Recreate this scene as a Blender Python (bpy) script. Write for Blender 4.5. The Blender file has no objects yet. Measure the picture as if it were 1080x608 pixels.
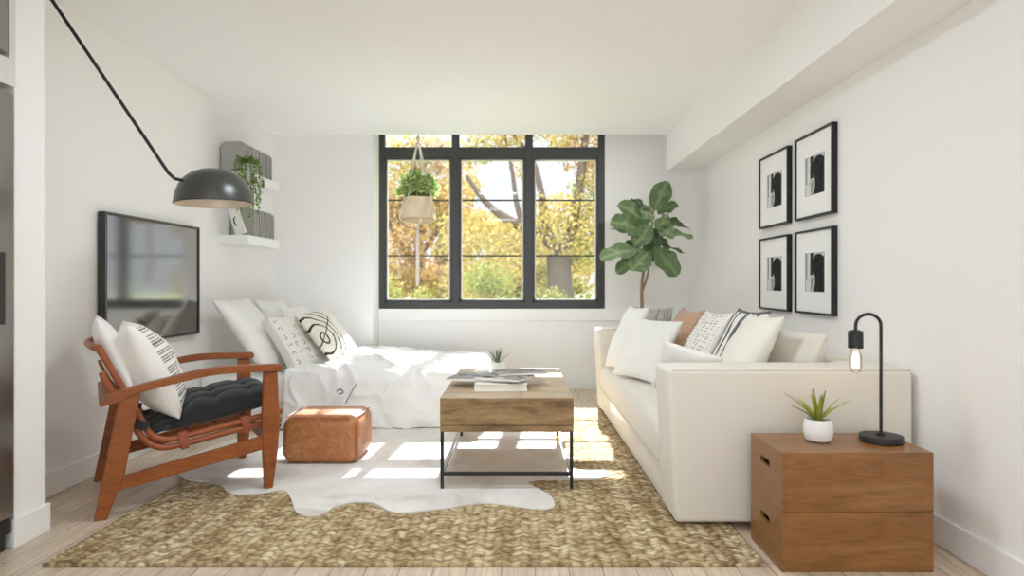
import bpy, bmesh, math, random
from mathutils import Vector, Matrix, noise

random.seed(7)
SKY_TREES, SKY_TOP, SKY_FILL = 1.2, 9.0, 3.0
sc = bpy.context.scene
COL = sc.collection
F, CX, CY, H = 690.0, 546.0, 299.0, 1.06      # focal length (px of the 1080x608 frame), vanishing point, eye height


def PY(u, v, y):
    """point seen at frame pixel (u, v) that stands y metres into the room"""
    s = F / y
    return Vector(((u - CX) / s, y, H - (v - CY) / s))


def PZ(u, v, z):
    """point seen at frame pixel (u, v) that lies at height z"""
    s = (v - CY) / (H - z)
    return Vector(((u - CX) / s, F / s, z))


# ------------------------------------------------------------------ materials
def lin(c):
    out = []
    for x in c[:3]:
        x /= 255.0
        out.append(x / 12.92 if x <= .04045 else ((x + .055) / 1.055) ** 2.4)
    return (*out, 1.0)


class NT:
    def __init__(s, name):
        s.m = bpy.data.materials.new(name)
        s.m.use_nodes = True
        s.t = s.m.node_tree
        s.b = s.t.nodes['Principled BSDF']
        s.out = s.t.nodes['Material Output']

    def n(s, kind, **kw):
        x = s.t.nodes.new(kind)
        for k, v in kw.items():
            if k in x.inputs:
                x.inputs[k].default_value = v
            else:
                setattr(x, k, v)
        return x

    def l(s, a, b):
        s.t.links.new(a, b)

    def coord(s, scale=(1, 1, 1), rot=(0, 0, 0), which='Object'):
        tc = s.n('ShaderNodeTexCoord')
        mp = s.n('ShaderNodeMapping')
        mp.inputs['Scale'].default_value = scale
        mp.inputs['Rotation'].default_value = rot
        s.l(tc.outputs[which], mp.inputs['Vector'])
        return mp.outputs['Vector']

    def ramp(s, fac, stops):
        r = s.n('ShaderNodeValToRGB')
        e = r.color_ramp.elements
        while len(e) < len(stops):
            e.new(.5)
        for i, (p, c) in enumerate(stops):
            e[i].position = p
            e[i].color = lin(c)
        s.l(fac, r.inputs['Fac'])
        return r.outputs['Color']

    def mix(s, fac, a, b, mode='MIX'):
        m = s.n('ShaderNodeMix', data_type='RGBA', blend_type=mode)
        for sock, v in ((m.inputs[0], fac), (m.inputs[6], a), (m.inputs[7], b)):
            if isinstance(v, (int, float)):
                sock.default_value = v
            elif isinstance(v, tuple):
                sock.default_value = v
            else:
                s.l(v, sock)
        return m.outputs[2]

    def bump(s, h, strength=.3, dist=.01):
        b = s.n('ShaderNodeBump')
        b.inputs['Strength'].default_value = strength
        b.inputs['Distance'].default_value = dist
        s.l(h, b.inputs['Height'])
        s.l(b.outputs['Normal'], s.b.inputs['Normal'])

    def set(s, **kw):
        for k, v in kw.items():
            k = k.replace('_', ' ')
            s.b.inputs[k].default_value = v
        return s


def plain(name, c, rough=.5, metal=0.0, bump=None, spec=.5):
    m = NT(name)
    m.set(Base_Color=lin(c), Roughness=rough, Metallic=metal)
    m.b.inputs['Specular IOR Level'].default_value = spec
    if bump:
        sc_, st = bump
        nz = m.n('ShaderNodeTexNoise', Scale=sc_, Detail=3.0)
        m.l(m.coord(), nz.inputs['Vector'])
        m.bump(nz.outputs['Fac'], st, .004)
    return m.m


def fabric(name, c, c2=None, scale=220, strength=.25):
    m = NT(name)
    v = m.coord()
    nz = m.n('ShaderNodeTexNoise', Scale=scale, Detail=2.0)
    m.l(v, nz.inputs['Vector'])
    c2 = c2 or tuple(max(0, x - 7) for x in c)
    m.l(m.ramp(nz.outputs['Fac'], [(.35, c2), (.65, c)]), m.b.inputs['Base Color'])
    m.set(Roughness=.95)
    m.b.inputs['Specular IOR Level'].default_value = .15
    m.b.inputs['Sheen Weight'].default_value = .15
    m.bump(nz.outputs['Fac'], strength, .003)
    return m.m


def wood(name, dark, mid, light, scale=(1.5, 12, 12), rough=.45, knots=.0):
    m = NT(name)
    v = m.coord(scale)
    n1 = m.n('ShaderNodeTexNoise', Scale=2.0, Detail=6.0, Roughness=.6, Distortion=.6)
    m.l(v, n1.inputs['Vector'])
    v2 = m.coord(tuple(x * 6 for x in scale))
    n2 = m.n('ShaderNodeTexNoise', Scale=2.0, Detail=4.0)
    m.l(v2, n2.inputs['Vector'])
    c = m.ramp(n1.outputs['Fac'], [(.28, dark), (.5, mid), (.72, light)])
    fine = m.ramp(n2.outputs['Fac'], [(.3, (205, 205, 205)), (.6, (255, 255, 255))])
    m.l(m.mix(.7, c, fine, 'MULTIPLY'), m.b.inputs['Base Color'])
    m.set(Roughness=rough)
    m.bump(n2.outputs['Fac'], .08, .002)
    return m.m


def printed(name, rough=.9, bump=0):
    """colour comes from the pattern stored on the mesh itself"""
    m = NT(name)
    a = m.n('ShaderNodeVertexColor', layer_name='pattern')
    m.l(a.outputs['Color'], m.b.inputs['Base Color'])
    m.set(Roughness=rough)
    m.b.inputs['Specular IOR Level'].default_value = .2
    if bump:
        nz = m.n('ShaderNodeTexNoise', Scale=250.0)
        m.l(m.coord(), nz.inputs['Vector'])
        m.bump(nz.outputs['Fac'], bump, .003)
    return m.m


def leafy(name, trans=.45, rough=.5):
    m = NT(name)
    a = m.n('ShaderNodeVertexColor', layer_name='pattern')
    m.l(a.outputs['Color'], m.b.inputs['Base Color'])
    m.set(Roughness=rough)
    t = m.n('ShaderNodeBsdfTranslucent')
    m.l(a.outputs['Color'], t.inputs['Color'])
    mx = m.n('ShaderNodeMixShader', Fac=trans)
    m.l(m.b.outputs[0], mx.inputs[1])
    m.l(t.outputs[0], mx.inputs[2])
    m.l(mx.outputs[0], m.out.inputs['Surface'])
    return m.m


def clear_glass(name, tint=(255, 255, 255), ior=1.3):
    m = NT(name)
    tr = m.n('ShaderNodeBsdfTransparent')
    tr.inputs[0].default_value = lin(tint)
    gl = m.n('ShaderNodeBsdfGlossy')
    gl.inputs['Roughness'].default_value = .02
    fr = m.n('ShaderNodeFresnel', IOR=ior)
    mx = m.n('ShaderNodeMixShader')
    m.l(fr.outputs[0], mx.inputs[0])
    m.l(tr.outputs[0], mx.inputs[1])
    m.l(gl.outputs[0], mx.inputs[2])
    m.l(mx.outputs[0], m.out.inputs['Surface'])
    return m.m


M = {}
M['wall'] = plain('wall_paint', (241, 240, 239), .9, bump=(60, .03), spec=.2)
M['ceiling'] = plain('ceiling_paint', (246, 246, 246), .95, spec=.1)
M['trim'] = plain('white_trim_paint', (240, 240, 239), .45)
M['window_frame'] = plain('charcoal_window_metal', (62, 62, 63), .5)
M['thin_bar'] = plain('thin_window_bar', (52, 52, 52), .5)
M['spacer'] = plain('pane_edge_spacer', (215, 212, 200), .6)
M['pane'] = clear_glass('window_glass')
M['bulb_glass'] = clear_glass('bulb_glass', (255, 252, 244), 1.1)
M['black_metal'] = plain('black_metal', (24, 24, 25), .45)
M['dome'] = plain('graphite_enamel', (74, 74, 72), .3, .4)
M['dome_in'] = plain('dome_lining', (226, 214, 198), .4, .3)
M['tv_frame'] = plain('tv_frame_black', (46, 45, 44), .4)
M['tv_edge'] = plain('tv_bezel_grey', (120, 117, 112), .3, .6)
M['screen'] = plain('tv_screen', (150, 148, 145), .09, 1.0)
M['steel'] = plain('brushed_steel', (150, 148, 146), .32, .9)
M['dark_plastic'] = plain('dark_plastic', (40, 39, 38), .4)
M['grey_door'] = plain('grey_cabinet', (128, 126, 124), .4)
M['cab_white'] = plain('cabinet_white', (214, 212, 209), .5)
M['sofa'] = fabric('cream_upholstery', (232, 227, 218), (222, 216, 206), 320, .22)
M['white_linen'] = fabric('white_linen', (241, 240, 238), (236, 235, 232), 180, .12)
M['duvet'] = fabric('white_duvet_cotton', (243, 243, 242), (239, 239, 238), 120, .08)
M['sheet'] = fabric('white_sheet', (238, 238, 237))
M['cream'] = fabric('cream_cushion', (238, 234, 224))
M['tan'] = fabric('tan_suede', (206, 172, 150), (194, 156, 132), 40, .12)
M['charcoal'] = fabric('charcoal_velvet', (58, 59, 60), (47, 48, 49), 260, .2)
M['printed'] = printed('printed_fabric', .92, .15)
M['paper'] = printed('printed_paper', .7)
M['knit'] = printed('knitted_wool', .95, .5)
M['piping'] = fabric('seam_thread', (196, 190, 178))
M['ribbon'] = fabric('grey_ribbon', (128, 124, 118))
M['chair_wood'] = wood('honey_teak', (126, 64, 20), (148, 78, 26), (162, 92, 38), (3, 14, 14), .42)
M['tube'] = plain('caramel_bent_tube', (150, 80, 42), .38)
M['wrap'] = plain('leather_wrap', (150, 78, 48), .55)
M['table_wood'] = wood('light_mango_wood', (150, 124, 94), (184, 160, 128), (204, 184, 154), (1.6, 9, 9), .42)
M['table_end'] = wood('mango_wood_front', (112, 84, 52), (158, 126, 84), (182, 152, 108), (1.7, 9, 11), .5)
M['crate'] = wood('brown_crate_wood', (130, 86, 44), (144, 98, 53), (156, 112, 66), (1.2, 5, 9), .3)
M['slot'] = plain('slot_dark', (20, 15, 11), .9)
M['ceramic'] = plain('white_ceramic', (240, 239, 237), .3)
M['pot_cream'] = plain('cream_pot', (232, 214, 186), .6)
M['saucer'] = plain('terracotta_saucer', (196, 168, 134), .7)
M['soil'] = plain('soil', (70, 54, 40), .95, bump=(80, .6))
M['rope'] = plain('cotton_cord', (226, 221, 210), .9, bump=(300, .4))
M['leaf'] = leafy('leaf_green', .25, .42)
M['leaf_thin'] = leafy('leaf_light', .4, .5)
M['autumn'] = leafy('autumn_leaves', .3, .8)
M['trunk'] = plain('grey_brown_bark', (74, 62, 54), .9, bump=(20, .5))
M['fig_trunk'] = plain('fig_bark', (140, 118, 102), .85, bump=(60, .4))
M['lawn'] = plain('lawn', (124, 130, 82), .95)
M['files'] = plain('grey_file_card', (166, 164, 161), .55)
M['files_dark'] = plain('file_spine_grey', (136, 134, 131), .5)
M['mat_board'] = plain('white_mat_board', (243, 243, 242), .8)
M['page'] = plain('book_pages', (236, 232, 222), .8)
M['book_white'] = plain('white_book_cover', (232, 231, 228), .5)
M['frame_white'] = plain('white_photo_frame', (236, 235, 232), .4)
M['pot_terra'] = plain('woven_planter', (170, 150, 122), .9, bump=(60, .6))
em = NT('lit_filament')
em.b.inputs['Emission Color'].default_value = lin((255, 214, 140))
em.b.inputs['Emission Strength'].default_value = 26
M['filament'] = em.m

# leather pouf: mottled caramel
m = NT('caramel_leather')
v = m.coord()
n1 = m.n('ShaderNodeTexNoise', Scale=26.0, Detail=6.0, Roughness=.65, Distortion=1.2)
m.l(v, n1.inputs['Vector'])
vo = m.n('ShaderNodeTexVoronoi', Scale=60.0)
m.l(v, vo.inputs['Vector'])
m.l(m.ramp(n1.outputs['Fac'], [(.32, (152, 94, 52)), (.5, (170, 110, 64)), (.7, (186, 130, 84))]), m.b.inputs['Base Color'])
m.set(Roughness=.42)
m.bump(vo.outputs['Distance'], .25, .004)
M['leather'] = m.m

# plank floor, boards running towards the window
m = NT('oak_plank_floor')
v = m.coord((1, 1, 1), (0, 0, math.radians(90)))
br = m.n('ShaderNodeTexBrick', offset=.37, Scale=1.0)
br.inputs['Brick Width'].default_value = 1.5
br.inputs['Row Height'].default_value = .125
br.inputs['Mortar Size'].default_value = .0016
br.inputs['Color1'].default_value = lin((226, 208, 186))
br.inputs['Color2'].default_value = lin((206, 188, 166))
br.inputs['Mortar'].default_value = lin((92, 78, 66))
m.l(v, br.inputs['Vector'])
gv = m.coord((26, 1.6, 1))
gn = m.n('ShaderNodeTexNoise', Scale=3.0, Detail=7.0, Roughness=.65, Distortion=.4)
m.l(gv, gn.inputs['Vector'])
grain = m.ramp(gn.outputs['Fac'], [(.25, (188, 182, 176)), (.6, (255, 255, 255))])
m.l(m.mix(.8, br.outputs['Color'], grain, 'MULTIPLY'), m.b.inputs['Base Color'])
m.set(Roughness=.36)
m.bump(gn.outputs['Fac'], .06, .002)
M['floor'] = m.m

# braided jute rug
m = NT('braided_jute')
v = m.coord()
# every other braid row leans the other way: shear x by a zig-zag of y
sx = m.n('ShaderNodeSeparateXYZ')
m.l(v, sx.inputs[0])
pp = m.n('ShaderNodeMath', operation='PINGPONG')
pp.inputs[1].default_value = .045
m.l(sx.outputs['X'], pp.inputs[0])
ad = m.n('ShaderNodeMath', operation='MULTIPLY_ADD')
ad.inputs[1].default_value = .55
m.l(pp.outputs[0], ad.inputs[0])
m.l(sx.outputs['Y'], ad.inputs[2])
cb = m.n('ShaderNodeCombineXYZ')
m.l(sx.outputs['X'], cb.inputs['X'])
m.l(ad.outputs[0], cb.inputs['Y'])
mp = m.n('ShaderNodeMapping')
mp.inputs['Scale'].default_value = (27, 40, 1)
m.l(cb.outputs[0], mp.inputs['Vector'])
vo = m.n('ShaderNodeTexVoronoi', Scale=1.0, Randomness=.6)
m.l(mp.outputs[0], vo.inputs['Vector'])
sep = m.n('ShaderNodeSeparateColor')
m.l(vo.outputs['Color'], sep.inputs[0])
big = m.n('ShaderNodeTexNoise', Scale=1.0, Detail=3.0)
m.l(m.coord((9, .9, 1)), big.inputs['Vector'])
base = m.ramp(sep.outputs[0], [(0, (178, 156, 120)), (.35, (204, 183, 143)), (.7, (221, 202, 163)), (1, (236, 222, 188))])
shade = m.ramp(big.outputs['Fac'], [(.3, (214, 204, 190)), (.6, (255, 255, 255))])
c1 = m.mix(1.0, base, shade, 'MULTIPLY')
edge = m.ramp(vo.outputs['Distance'], [(.40, (255, 255, 255)), (.78, (140, 120, 96))])
m.l(m.mix(.75, c1, edge, 'MULTIPLY'), m.b.inputs['Base Color'])
inv = m.n('ShaderNodeMath', operation='SUBTRACT')
inv.inputs[0].default_value = 1
m.l(vo.outputs['Distance'], inv.inputs[1])
m.set(Roughness=.95)
m.b.inputs['Specular IOR Level'].default_value = .1
m.bump(inv.outputs[0], 1.0, .02)
M['rug'] = m.m

# cow hide: off-white hair with soft grey patches
m = NT('pale_cowhide')
v = m.coord()
n1 = m.n('ShaderNodeTexNoise', Scale=2.2, Detail=5.0, Roughness=.6, Distortion=.8)
m.l(v, n1.inputs['Vector'])
n2 = m.n('ShaderNodeTexNoise', Scale=120.0, Detail=2.0)
m.l(v, n2.inputs['Vector'])
m.l(m.ramp(n1.outputs['Fac'], [(.3, (196, 188, 178)), (.44, (222, 218, 212)), (.6, (234, 231, 227))]), m.b.inputs['Base Color'])
m.set(Roughness=.85)
m.bump(n2.outputs['Fac'], .25, .003)
M['hide'] = m.m


# ------------------------------------------------------------------ geometry helpers
ROOT = {}


def new():
    return bmesh.new()


def box(bm, x0, x1, y0, y1, z0, z1, bevel=0, seg=3):
    t = bmesh.new()
    bmesh.ops.create_cube(t, size=1)
    for w in t.verts:
        w.co = Vector(((x0 + x1) / 2 + w.co.x * (x1 - x0), (y0 + y1) / 2 + w.co.y * (y1 - y0), (z0 + z1) / 2 + w.co.z * (z1 - z0)))
    if bevel:
        bmesh.ops.bevel(t, geom=t.edges[:], offset=bevel, segments=seg, profile=.5, affect='EDGES')
    merge(bm, t)
    return bm


def merge(bm, t, mat=None):
    mp = {}
    for w in t.verts:
        mp[w] = bm.verts.new(mat @ w.co if mat else w.co)
    for f in t.faces:
        try:
            bm.faces.new([mp[w] for w in f.verts])
        except ValueError:
            pass
    t.free()


def tube(bm, pts, r, seg=10, cap=True):
    pts = [Vector(p) for p in pts]
    n = len(pts)
    rs = r if isinstance(r, (list, tuple)) else [r] * n
    rings = []
    prev = None
    for i, p in enumerate(pts):
        d = (pts[min(i + 1, n - 1)] - pts[max(i - 1, 0)]).normalized()
        if prev is None:
            a = Vector((0, 0, 1)) if abs(d.z) < .9 else Vector((1, 0, 0))
            x = d.cross(a).normalized()
        else:
            x = (prev - d * prev.dot(d)).normalized()
        prev = x
        y = d.cross(x)
        rings.append([bm.verts.new(p + (x * math.cos(2 * math.pi * k / seg) + y * math.sin(2 * math.pi * k / seg)) * rs[i]) for k in range(seg)])
    for a, b in zip(rings, rings[1:]):
        for k in range(seg):
            bm.faces.new((a[k], a[(k + 1) % seg], b[(k + 1) % seg], b[k]))
    if cap:
        bm.faces.new(rings[0][::-1])
        bm.faces.new(rings[-1])
    return bm


def smooth_path(pts, n=8):
    """Catmull-Rom through the points"""
    P = [Vector(p) for p in pts]
    P = [P[0] * 2 - P[1]] + P + [P[-1] * 2 - P[-2]]
    out = []
    for i in range(1, len(P) - 2):
        for k in range(n):
            t = k / n
            a, b, c, d = P[i - 1:i + 3]
            out.append(.5 * ((2 * b) + (c - a) * t + (2 * a - 5 * b + 4 * c - d) * t * t + (3 * b - a - 3 * c + d) * t ** 3))
    out.append(P[-2])
    return out


def lathe(bm, prof, c=(0, 0, 0), seg=40):
    c = Vector(c)
    rings = []
    for r, z in prof:
        if r < 1e-5:
            rings.append([bm.verts.new(c + Vector((0, 0, z)))])
        else:
            rings.append([bm.verts.new(c + Vector((r * math.cos(2 * math.pi * k / seg), r * math.sin(2 * math.pi * k / seg), z))) for k in range(seg)])
    for a, b in zip(rings, rings[1:]):
        for k in range(seg):
            k2 = (k + 1) % seg
            if len(a) == 1 and len(b) > 1:
                bm.faces.new((a[0], b[k], b[k2]))
            elif len(b) == 1 and len(a) > 1:
                bm.faces.new((a[k], b[0], a[k2]))
            elif len(a) > 1:
                bm.faces.new((a[k], b[k], b[k2], a[k2]))
    return bm


def plate(bm, outer, holes, fn, thick):
    """flat plate from 2-D outlines; fn(a, b, t) maps to 3-D"""
    t = bmesh.new()
    for loop in [outer] + holes:
        vs = [t.verts.new((a, b, 0)) for a, b in loop]
        for i in range(len(vs)):
            t.edges.new((vs[i], vs[(i + 1) % len(vs)]))
    bmesh.ops.triangle_fill(t, edges=t.edges[:], use_beauty=True)
    ex = bmesh.ops.extrude_face_region(t, geom=t.faces[:])
    for g in ex['geom']:
        if isinstance(g, bmesh.types.BMVert):
            g.co.z = thick
    for w in t.verts:
        w.co = Vector(fn(w.co.x, w.co.y, w.co.z))
    merge(bm, t)
    bmesh.ops.recalc_face_normals(bm, faces=bm.faces[:])
    return bm


def mesh_obj(name, bm, mat, parent=None, world=True, angle=35, colors=None, recalc=True):
    if recalc:
        bmesh.ops.recalc_face_normals(bm, faces=bm.faces[:])
    loc = None
    if parent is not None:
        Mx = ROOT[parent.name]
        if world:
            bm.transform(Mx.inverted())
    else:
        lo = [min(w.co[i] for w in bm.verts) for i in range(3)]
        hi = [max(w.co[i] for w in bm.verts) for i in range(3)]
        loc = Vector(((lo[0] + hi[0]) / 2, (lo[1] + hi[1]) / 2, lo[2]))
        bm.transform(Matrix.Translation(-loc))
    me = bpy.data.meshes.new(name)
    bm.to_mesh(me)
    bm.free()
    for p in me.polygons:
        p.use_smooth = True
    me.set_sharp_from_angle(angle=math.radians(angle))
    for mm in (mat if isinstance(mat, (list, tuple)) else [mat]):
        me.materials.append(mm)
    o = bpy.data.objects.new(name, me)
    COL.objects.link(o)
    if parent is not None:
        o.parent = parent
        ROOT[o.name] = ROOT[parent.name]
    else:
        o.location = loc
        ROOT[o.name] = Matrix.Translation(loc)
    return o


def tag(o, label=None, cat=None, group=None, kind=None):
    for k, v in (('label', label), ('category', cat), ('group', group), ('kind', kind)):
        if v:
            o[k] = v
    return o


def thing(name, loc, label, cat, group=None, rz=0):
    o = bpy.data.objects.new(name, None)
    o.empty_display_size = .1
    COL.objects.link(o)
    o.location = loc
    o.rotation_euler = (0, 0, rz)
    ROOT[o.name] = Matrix.Translation(Vector(loc)) @ Matrix.Rotation(rz, 4, 'Z')
    return tag(o, label, cat, group)


def struct(name, bm, mat, parent=None, angle=35):
    o = mesh_obj(name, bm, mat, parent, angle=angle)
    if parent is None:
        o['kind'] = 'structure'
    return o


class Soup:
    """many small coloured faces in one mesh (leaves)"""
    def __init__(s):
        s.v, s.f, s.c = [], [], []

    def add(s, pts, faces, col):
        b = len(s.v)
        s.v += [tuple(p) for p in pts]
        s.f += [tuple(b + i for i in f) for f in faces]
        s.c += [col] * len(pts)

    def leaf(s, p, d, up, L, W, col):
        d = d.normalized()
        sd = d.cross(up)
        if sd.length < 1e-4:
            sd = d.orthogonal()
        sd.normalize()
        n = sd.cross(d)
        s.add([p, p + d * L * .45 + sd * W * .5 - n * W * .1, p + d * L - n * L * .1, p + d * L * .45 - sd * W * .5 - n * W * .1],
              [(0, 1, 2), (0, 2, 3)], col)

    def build(s, name, mat, parent=None):
        me = bpy.data.meshes.new(name)
        loc = Vector((0, 0, 0))
        Mi = Matrix.Identity(4)
        if parent is not None:
            Mi = ROOT[parent.name].inverted()
        me.from_pydata([tuple(Mi @ Vector(v)) for v in s.v], [], s.f)
        at = me.color_attributes.new('pattern', 'FLOAT_COLOR', 'POINT')
        for i, c in enumerate(s.c):
            at.data[i].color = c
        me.materials.append(mat)
        o = bpy.data.objects.new(name, me)
        COL.objects.link(o)
        if parent is not None:
            o.parent = parent
            ROOT[o.name] = ROOT[parent.name]
        else:
            ROOT[o.name] = Matrix.Identity(4)
        return o


def rvec():
    while True:
        p = Vector((random.uniform(-1, 1), random.uniform(-1, 1), random.uniform(-1, 1)))
        if .05 < p.length < 1:
            return p


def cushion(name, A, B, C, t, mat, pattern=None, n=28, parent=None, pinch=.07, full=.45, seed=0, wr=.012, box_edge=0):
    """soft cushion: bottom edge A->B, left edge A->C, thickness t; pattern(a,b,side) gives sRGB"""
    A, B, C = Vector(A), Vector(B), Vector(C)
    ex = (B - A)
    ey = (C - A)
    w, h = ex.length, ey.length
    ex = ex.normalized()
    ez = ex.cross(ey).normalized()
    ey = ez.cross(ex)
    cen = A + (B - A) / 2 + (C - A) / 2
    Mx = Matrix((( ex.x, ey.x, ez.x, cen.x), (ex.y, ey.y, ez.y, cen.y), (ex.z, ey.z, ez.z, cen.z), (0, 0, 0, 1)))
    vs, fs, cols = [], [], []
    idx = {}
    for side in (1, -1):
        for i in range(n + 1):
            for j in range(n + 1):
                edge = i in (0, n) or j in (0, n)
                if edge and side == -1 and not box_edge:
                    idx[(side, i, j)] = idx[(1, i, j)]
                    continue
                a, b = -math.cos(math.pi * i / n), -math.cos(math.pi * j / n)
                a = .5 * a + .5 * (2 * i / n - 1)
                b = .5 * b + .5 * (2 * j / n - 1)
                px = w / 2 * a * (1 - pinch * (1 - b * b))
                py = h / 2 * b * (1 - pinch * (1 - a * a))
                k = max(0, (1 - a * a) * (1 - b * b))
                nz = noise.noise(Vector((a * 2.2 + seed * 3.1, b * 2.2, seed + side)))
                nz2 = noise.noise(Vector((a * 6 + seed, b * 6, seed * 2.0 + side)))
                z = side * (box_edge + (t / 2 - box_edge) * k ** full + (wr * nz + wr * .3 * nz2) * min(1, k * 3))
                idx[(side, i, j)] = len(vs)
                vs.append((px, py, z))
                cols.append(lin(pattern(a, b, side)) if pattern else (1, 1, 1, 1))
        for i in range(n):
            for j in range(n):
                q = [idx[(side, i, j)], idx[(side, i + 1, j)], idx[(side, i + 1, j + 1)], idx[(side, i, j + 1)]]
                fs.append(q if side == 1 else q[::-1])
    if box_edge:
        loop = [(i, 0) for i in range(n)] + [(n, j) for j in range(n)] + [(i, n) for i in range(n, 0, -1)] + [(0, j) for j in range(n, 0, -1)]
        for (p, q) in zip(loop, loop[1:] + loop[:1]):
            fs.append([idx[(1, *p)], idx[(-1, *p)], idx[(-1, *q)], idx[(1, *q)]])
    me = bpy.data.meshes.new(name)
    me.from_pydata(vs, [], fs)
    if pattern:
        at = me.color_attributes.new('pattern', 'FLOAT_COLOR', 'POINT')
        for i, c in enumerate(cols):
            at.data[i].color = c
    for p in me.polygons:
        p.use_smooth = True
    me.materials.append(mat)
    o = bpy.data.objects.new(name, me)
    COL.objects.link(o)
    o.matrix_world = Mx
    ROOT[o.name] = Mx
    return o


# ------------------------------------------------------------------ the room shell
XL, XR = -2.337, 1.715            # side walls
YB, YW = 6.25, 6.54               # wall stub / ceiling edge, window wall
ZC = 2.482                        # ceiling
Y0 = -2.8                         # where the modelled part of the room ends behind the camera
ZP = 2.86                         # top of the recess over the window

struct('floor', box(new(), XL - .1, XR + .1, Y0, YW + .1, -.1, 0), M['floor'])
struct('ceiling', box(new(), XL - .1, XR + .1, Y0, YB, ZC, ZC + .45), M['ceiling'])
struct('wall_left', box(new(), XL - .1, XL, Y0, YW + .1, 0, ZP), M['wall'])
struct('wall_right', box(new(), XR, XR + .1, Y0, YW + .1, 0, ZP), M['wall'])
struct('wall_stub', box(new(), XL, -1.386, YB, YW, 0, ZP), M['wall'])
struct('wall_fin', box(new(), XL, -2.02, 2.625, 2.793, 0, ZC), M['wall'])
struct('soffit_right', box(new(), 1.42, XR, Y0, YB, 2.124, ZC), M['wall'])
# window wall round the opening
WX0, WX1, WZ0, WZ1 = -1.39, .872, .805, 2.665
b = new()
box(b, -1.5, XR, YW, YW + .08, 0, WZ0)
box(b, WX1, XR, YW, YW + .08, WZ0, ZP)
box(b, -1.5, WX0, YW, YW + .08, WZ0, ZP)
box(b, WX0, WX1, YW, YW + .08, WZ1, ZP)
struct('wall_back', b, M['wall'])
struct('ceiling_recess', box(new(), -1.5, XR, YB, YW + .08, ZP, ZP + .08), M['ceiling'])

# unseen wall behind the camera, its broad opening made to admit the sky fill
b = new()
box(b, XL, -1.95, Y0 - .1, Y0, 0, ZC)
box(b, 1.35, XR, Y0 - .1, Y0, 0, ZC)
box(b, -1.95, 1.35, Y0 - .1, Y0, 0, .25)
box(b, -1.95, 1.35, Y0 - .1, Y0, 2.3, ZC)
struct('wall_front', b, M['wall'])
# unseen outer face, added to keep the bright rear sky off the trees
b = new()
box(b, -24, XL - .1, YW, YW + .08, -.7, 11)
box(b, XR + .1, 24, YW, YW + .08, -.7, 11)
box(b, XL - .1, XR + .1, YW, YW + .08, ZP + .08, 11)
box(b, XL - .1, XR + .1, YW, YW + .08, -.7, -.1)
struct('wall_light_blocker', b, M['wall'])

# baseboards
HB, TB = .118, .016


def base(name, *a):
    struct(name, box(new(), *a, bevel=.003, seg=1), M['trim'])


base('baseboard_left', XL, XL + TB, 2.793, YB, 0, HB)
base('baseboard_right', XR - TB, XR, Y0, YW, 0, HB)
base('baseboard_back', -1.386, XR - TB, YW - TB, YW, 0, HB + .01)
base('baseboard_stub', XL + TB, -1.386, YB - TB, YB, 0, HB)
b = new()
box(b, -2.02, -2.02 + TB, 2.61, 2.793 + TB, 0, HB, .003, 1)
box(b, XL, -2.02, 2.793, 2.793 + TB, 0, HB, .003, 1)
struct('baseboard_fin', b, M['trim'])
b = new()
box(b, -1.386, XR, YW - .022, YW, .685, .803, .003, 1)
struct('trim_1', b, M['trim'])

# window: one dark metal unit, three bays, transom lights above
win = thing('window_1', (-.26, YW + .03, WZ0), None, None)
win['kind'] = 'structure'
ty = YW + .004
tb = YW + .07


def wx(u): return (u - CX) / (F / YW)


def wz(v): return H - (v - CY) / (F / YW)


b = new()
for u0, u1 in ((398.5, 405.5), (476.3, 484.2), (553.8, 562), (631, 638.3)):
    box(b, wx(u0), wx(u1), ty, tb, WZ0, WZ1, .006, 1)
box(b, wx(398.5), wx(638.3), ty + .002, tb, WZ0, wz(318.8), .006, 1)
box(b, wx(398.5), wx(638.3), ty + .002, tb, wz(166.2), wz(155), .006, 1)
box(b, wx(398.5), wx(638.3), ty + .002, tb, WZ1 - .07, WZ1, .006, 1)
mesh_obj('frame', b, M['window_frame'], win)
bays = ((405.5, 476.3), (484.2, 553.8), (562, 631))
for (u0, u1) in bays:
    sash = new()
    e = .018
    x0, x1, z0, z1 = wx(u0), wx(u1), wz(318.8), wz(166.2)
    box(sash, x0, x0 + e, ty + .012, tb - .01, z0, z1)
    box(sash, x1 - e, x1, ty + .012, tb - .01, z0, z1)
    box(sash, x0, x1, ty + .012, tb - .01, z0, z0 + e)
    box(sash, x0, x1, ty + .012, tb - .01, z1 - e, z1)
    mesh_obj('sash', sash, M['window_frame'], win)
    sp = new()
    for (p, q, r, s_) in ((x0 + e, x0 + e + .012, z0 + e, z1 - e), (x1 - e - .012, x1 - e, z0 + e, z1 - e), (x0 + e, x1 - e, z0 + e, z0 + e + .012), (x0 + e, x1 - e, z1 - e - .012, z1 - e)):
        box(sp, p, q, ty + .02, ty + .05, r, s_)
    mesh_obj('pane_edge', sp, M['spacer'], win)
    for v in (211, 270):
        box_b = box(new(), x0 + e, x1 - e, ty + .026, ty + .044, wz(v) - .0075, wz(v) + .0075)
        mesh_obj('glazing_bar', box_b, M['thin_bar'], win)
    mesh_obj('pane', box(new(), x0 + e, x1 - e, ty + .033, ty + .037, z0 + e, z1 - e), M['pane'], win)
    mesh_obj('pane', box(new(), x0, x1, ty + .033, ty + .037, wz(155), WZ1 - .07), M['pane'], win)

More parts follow.
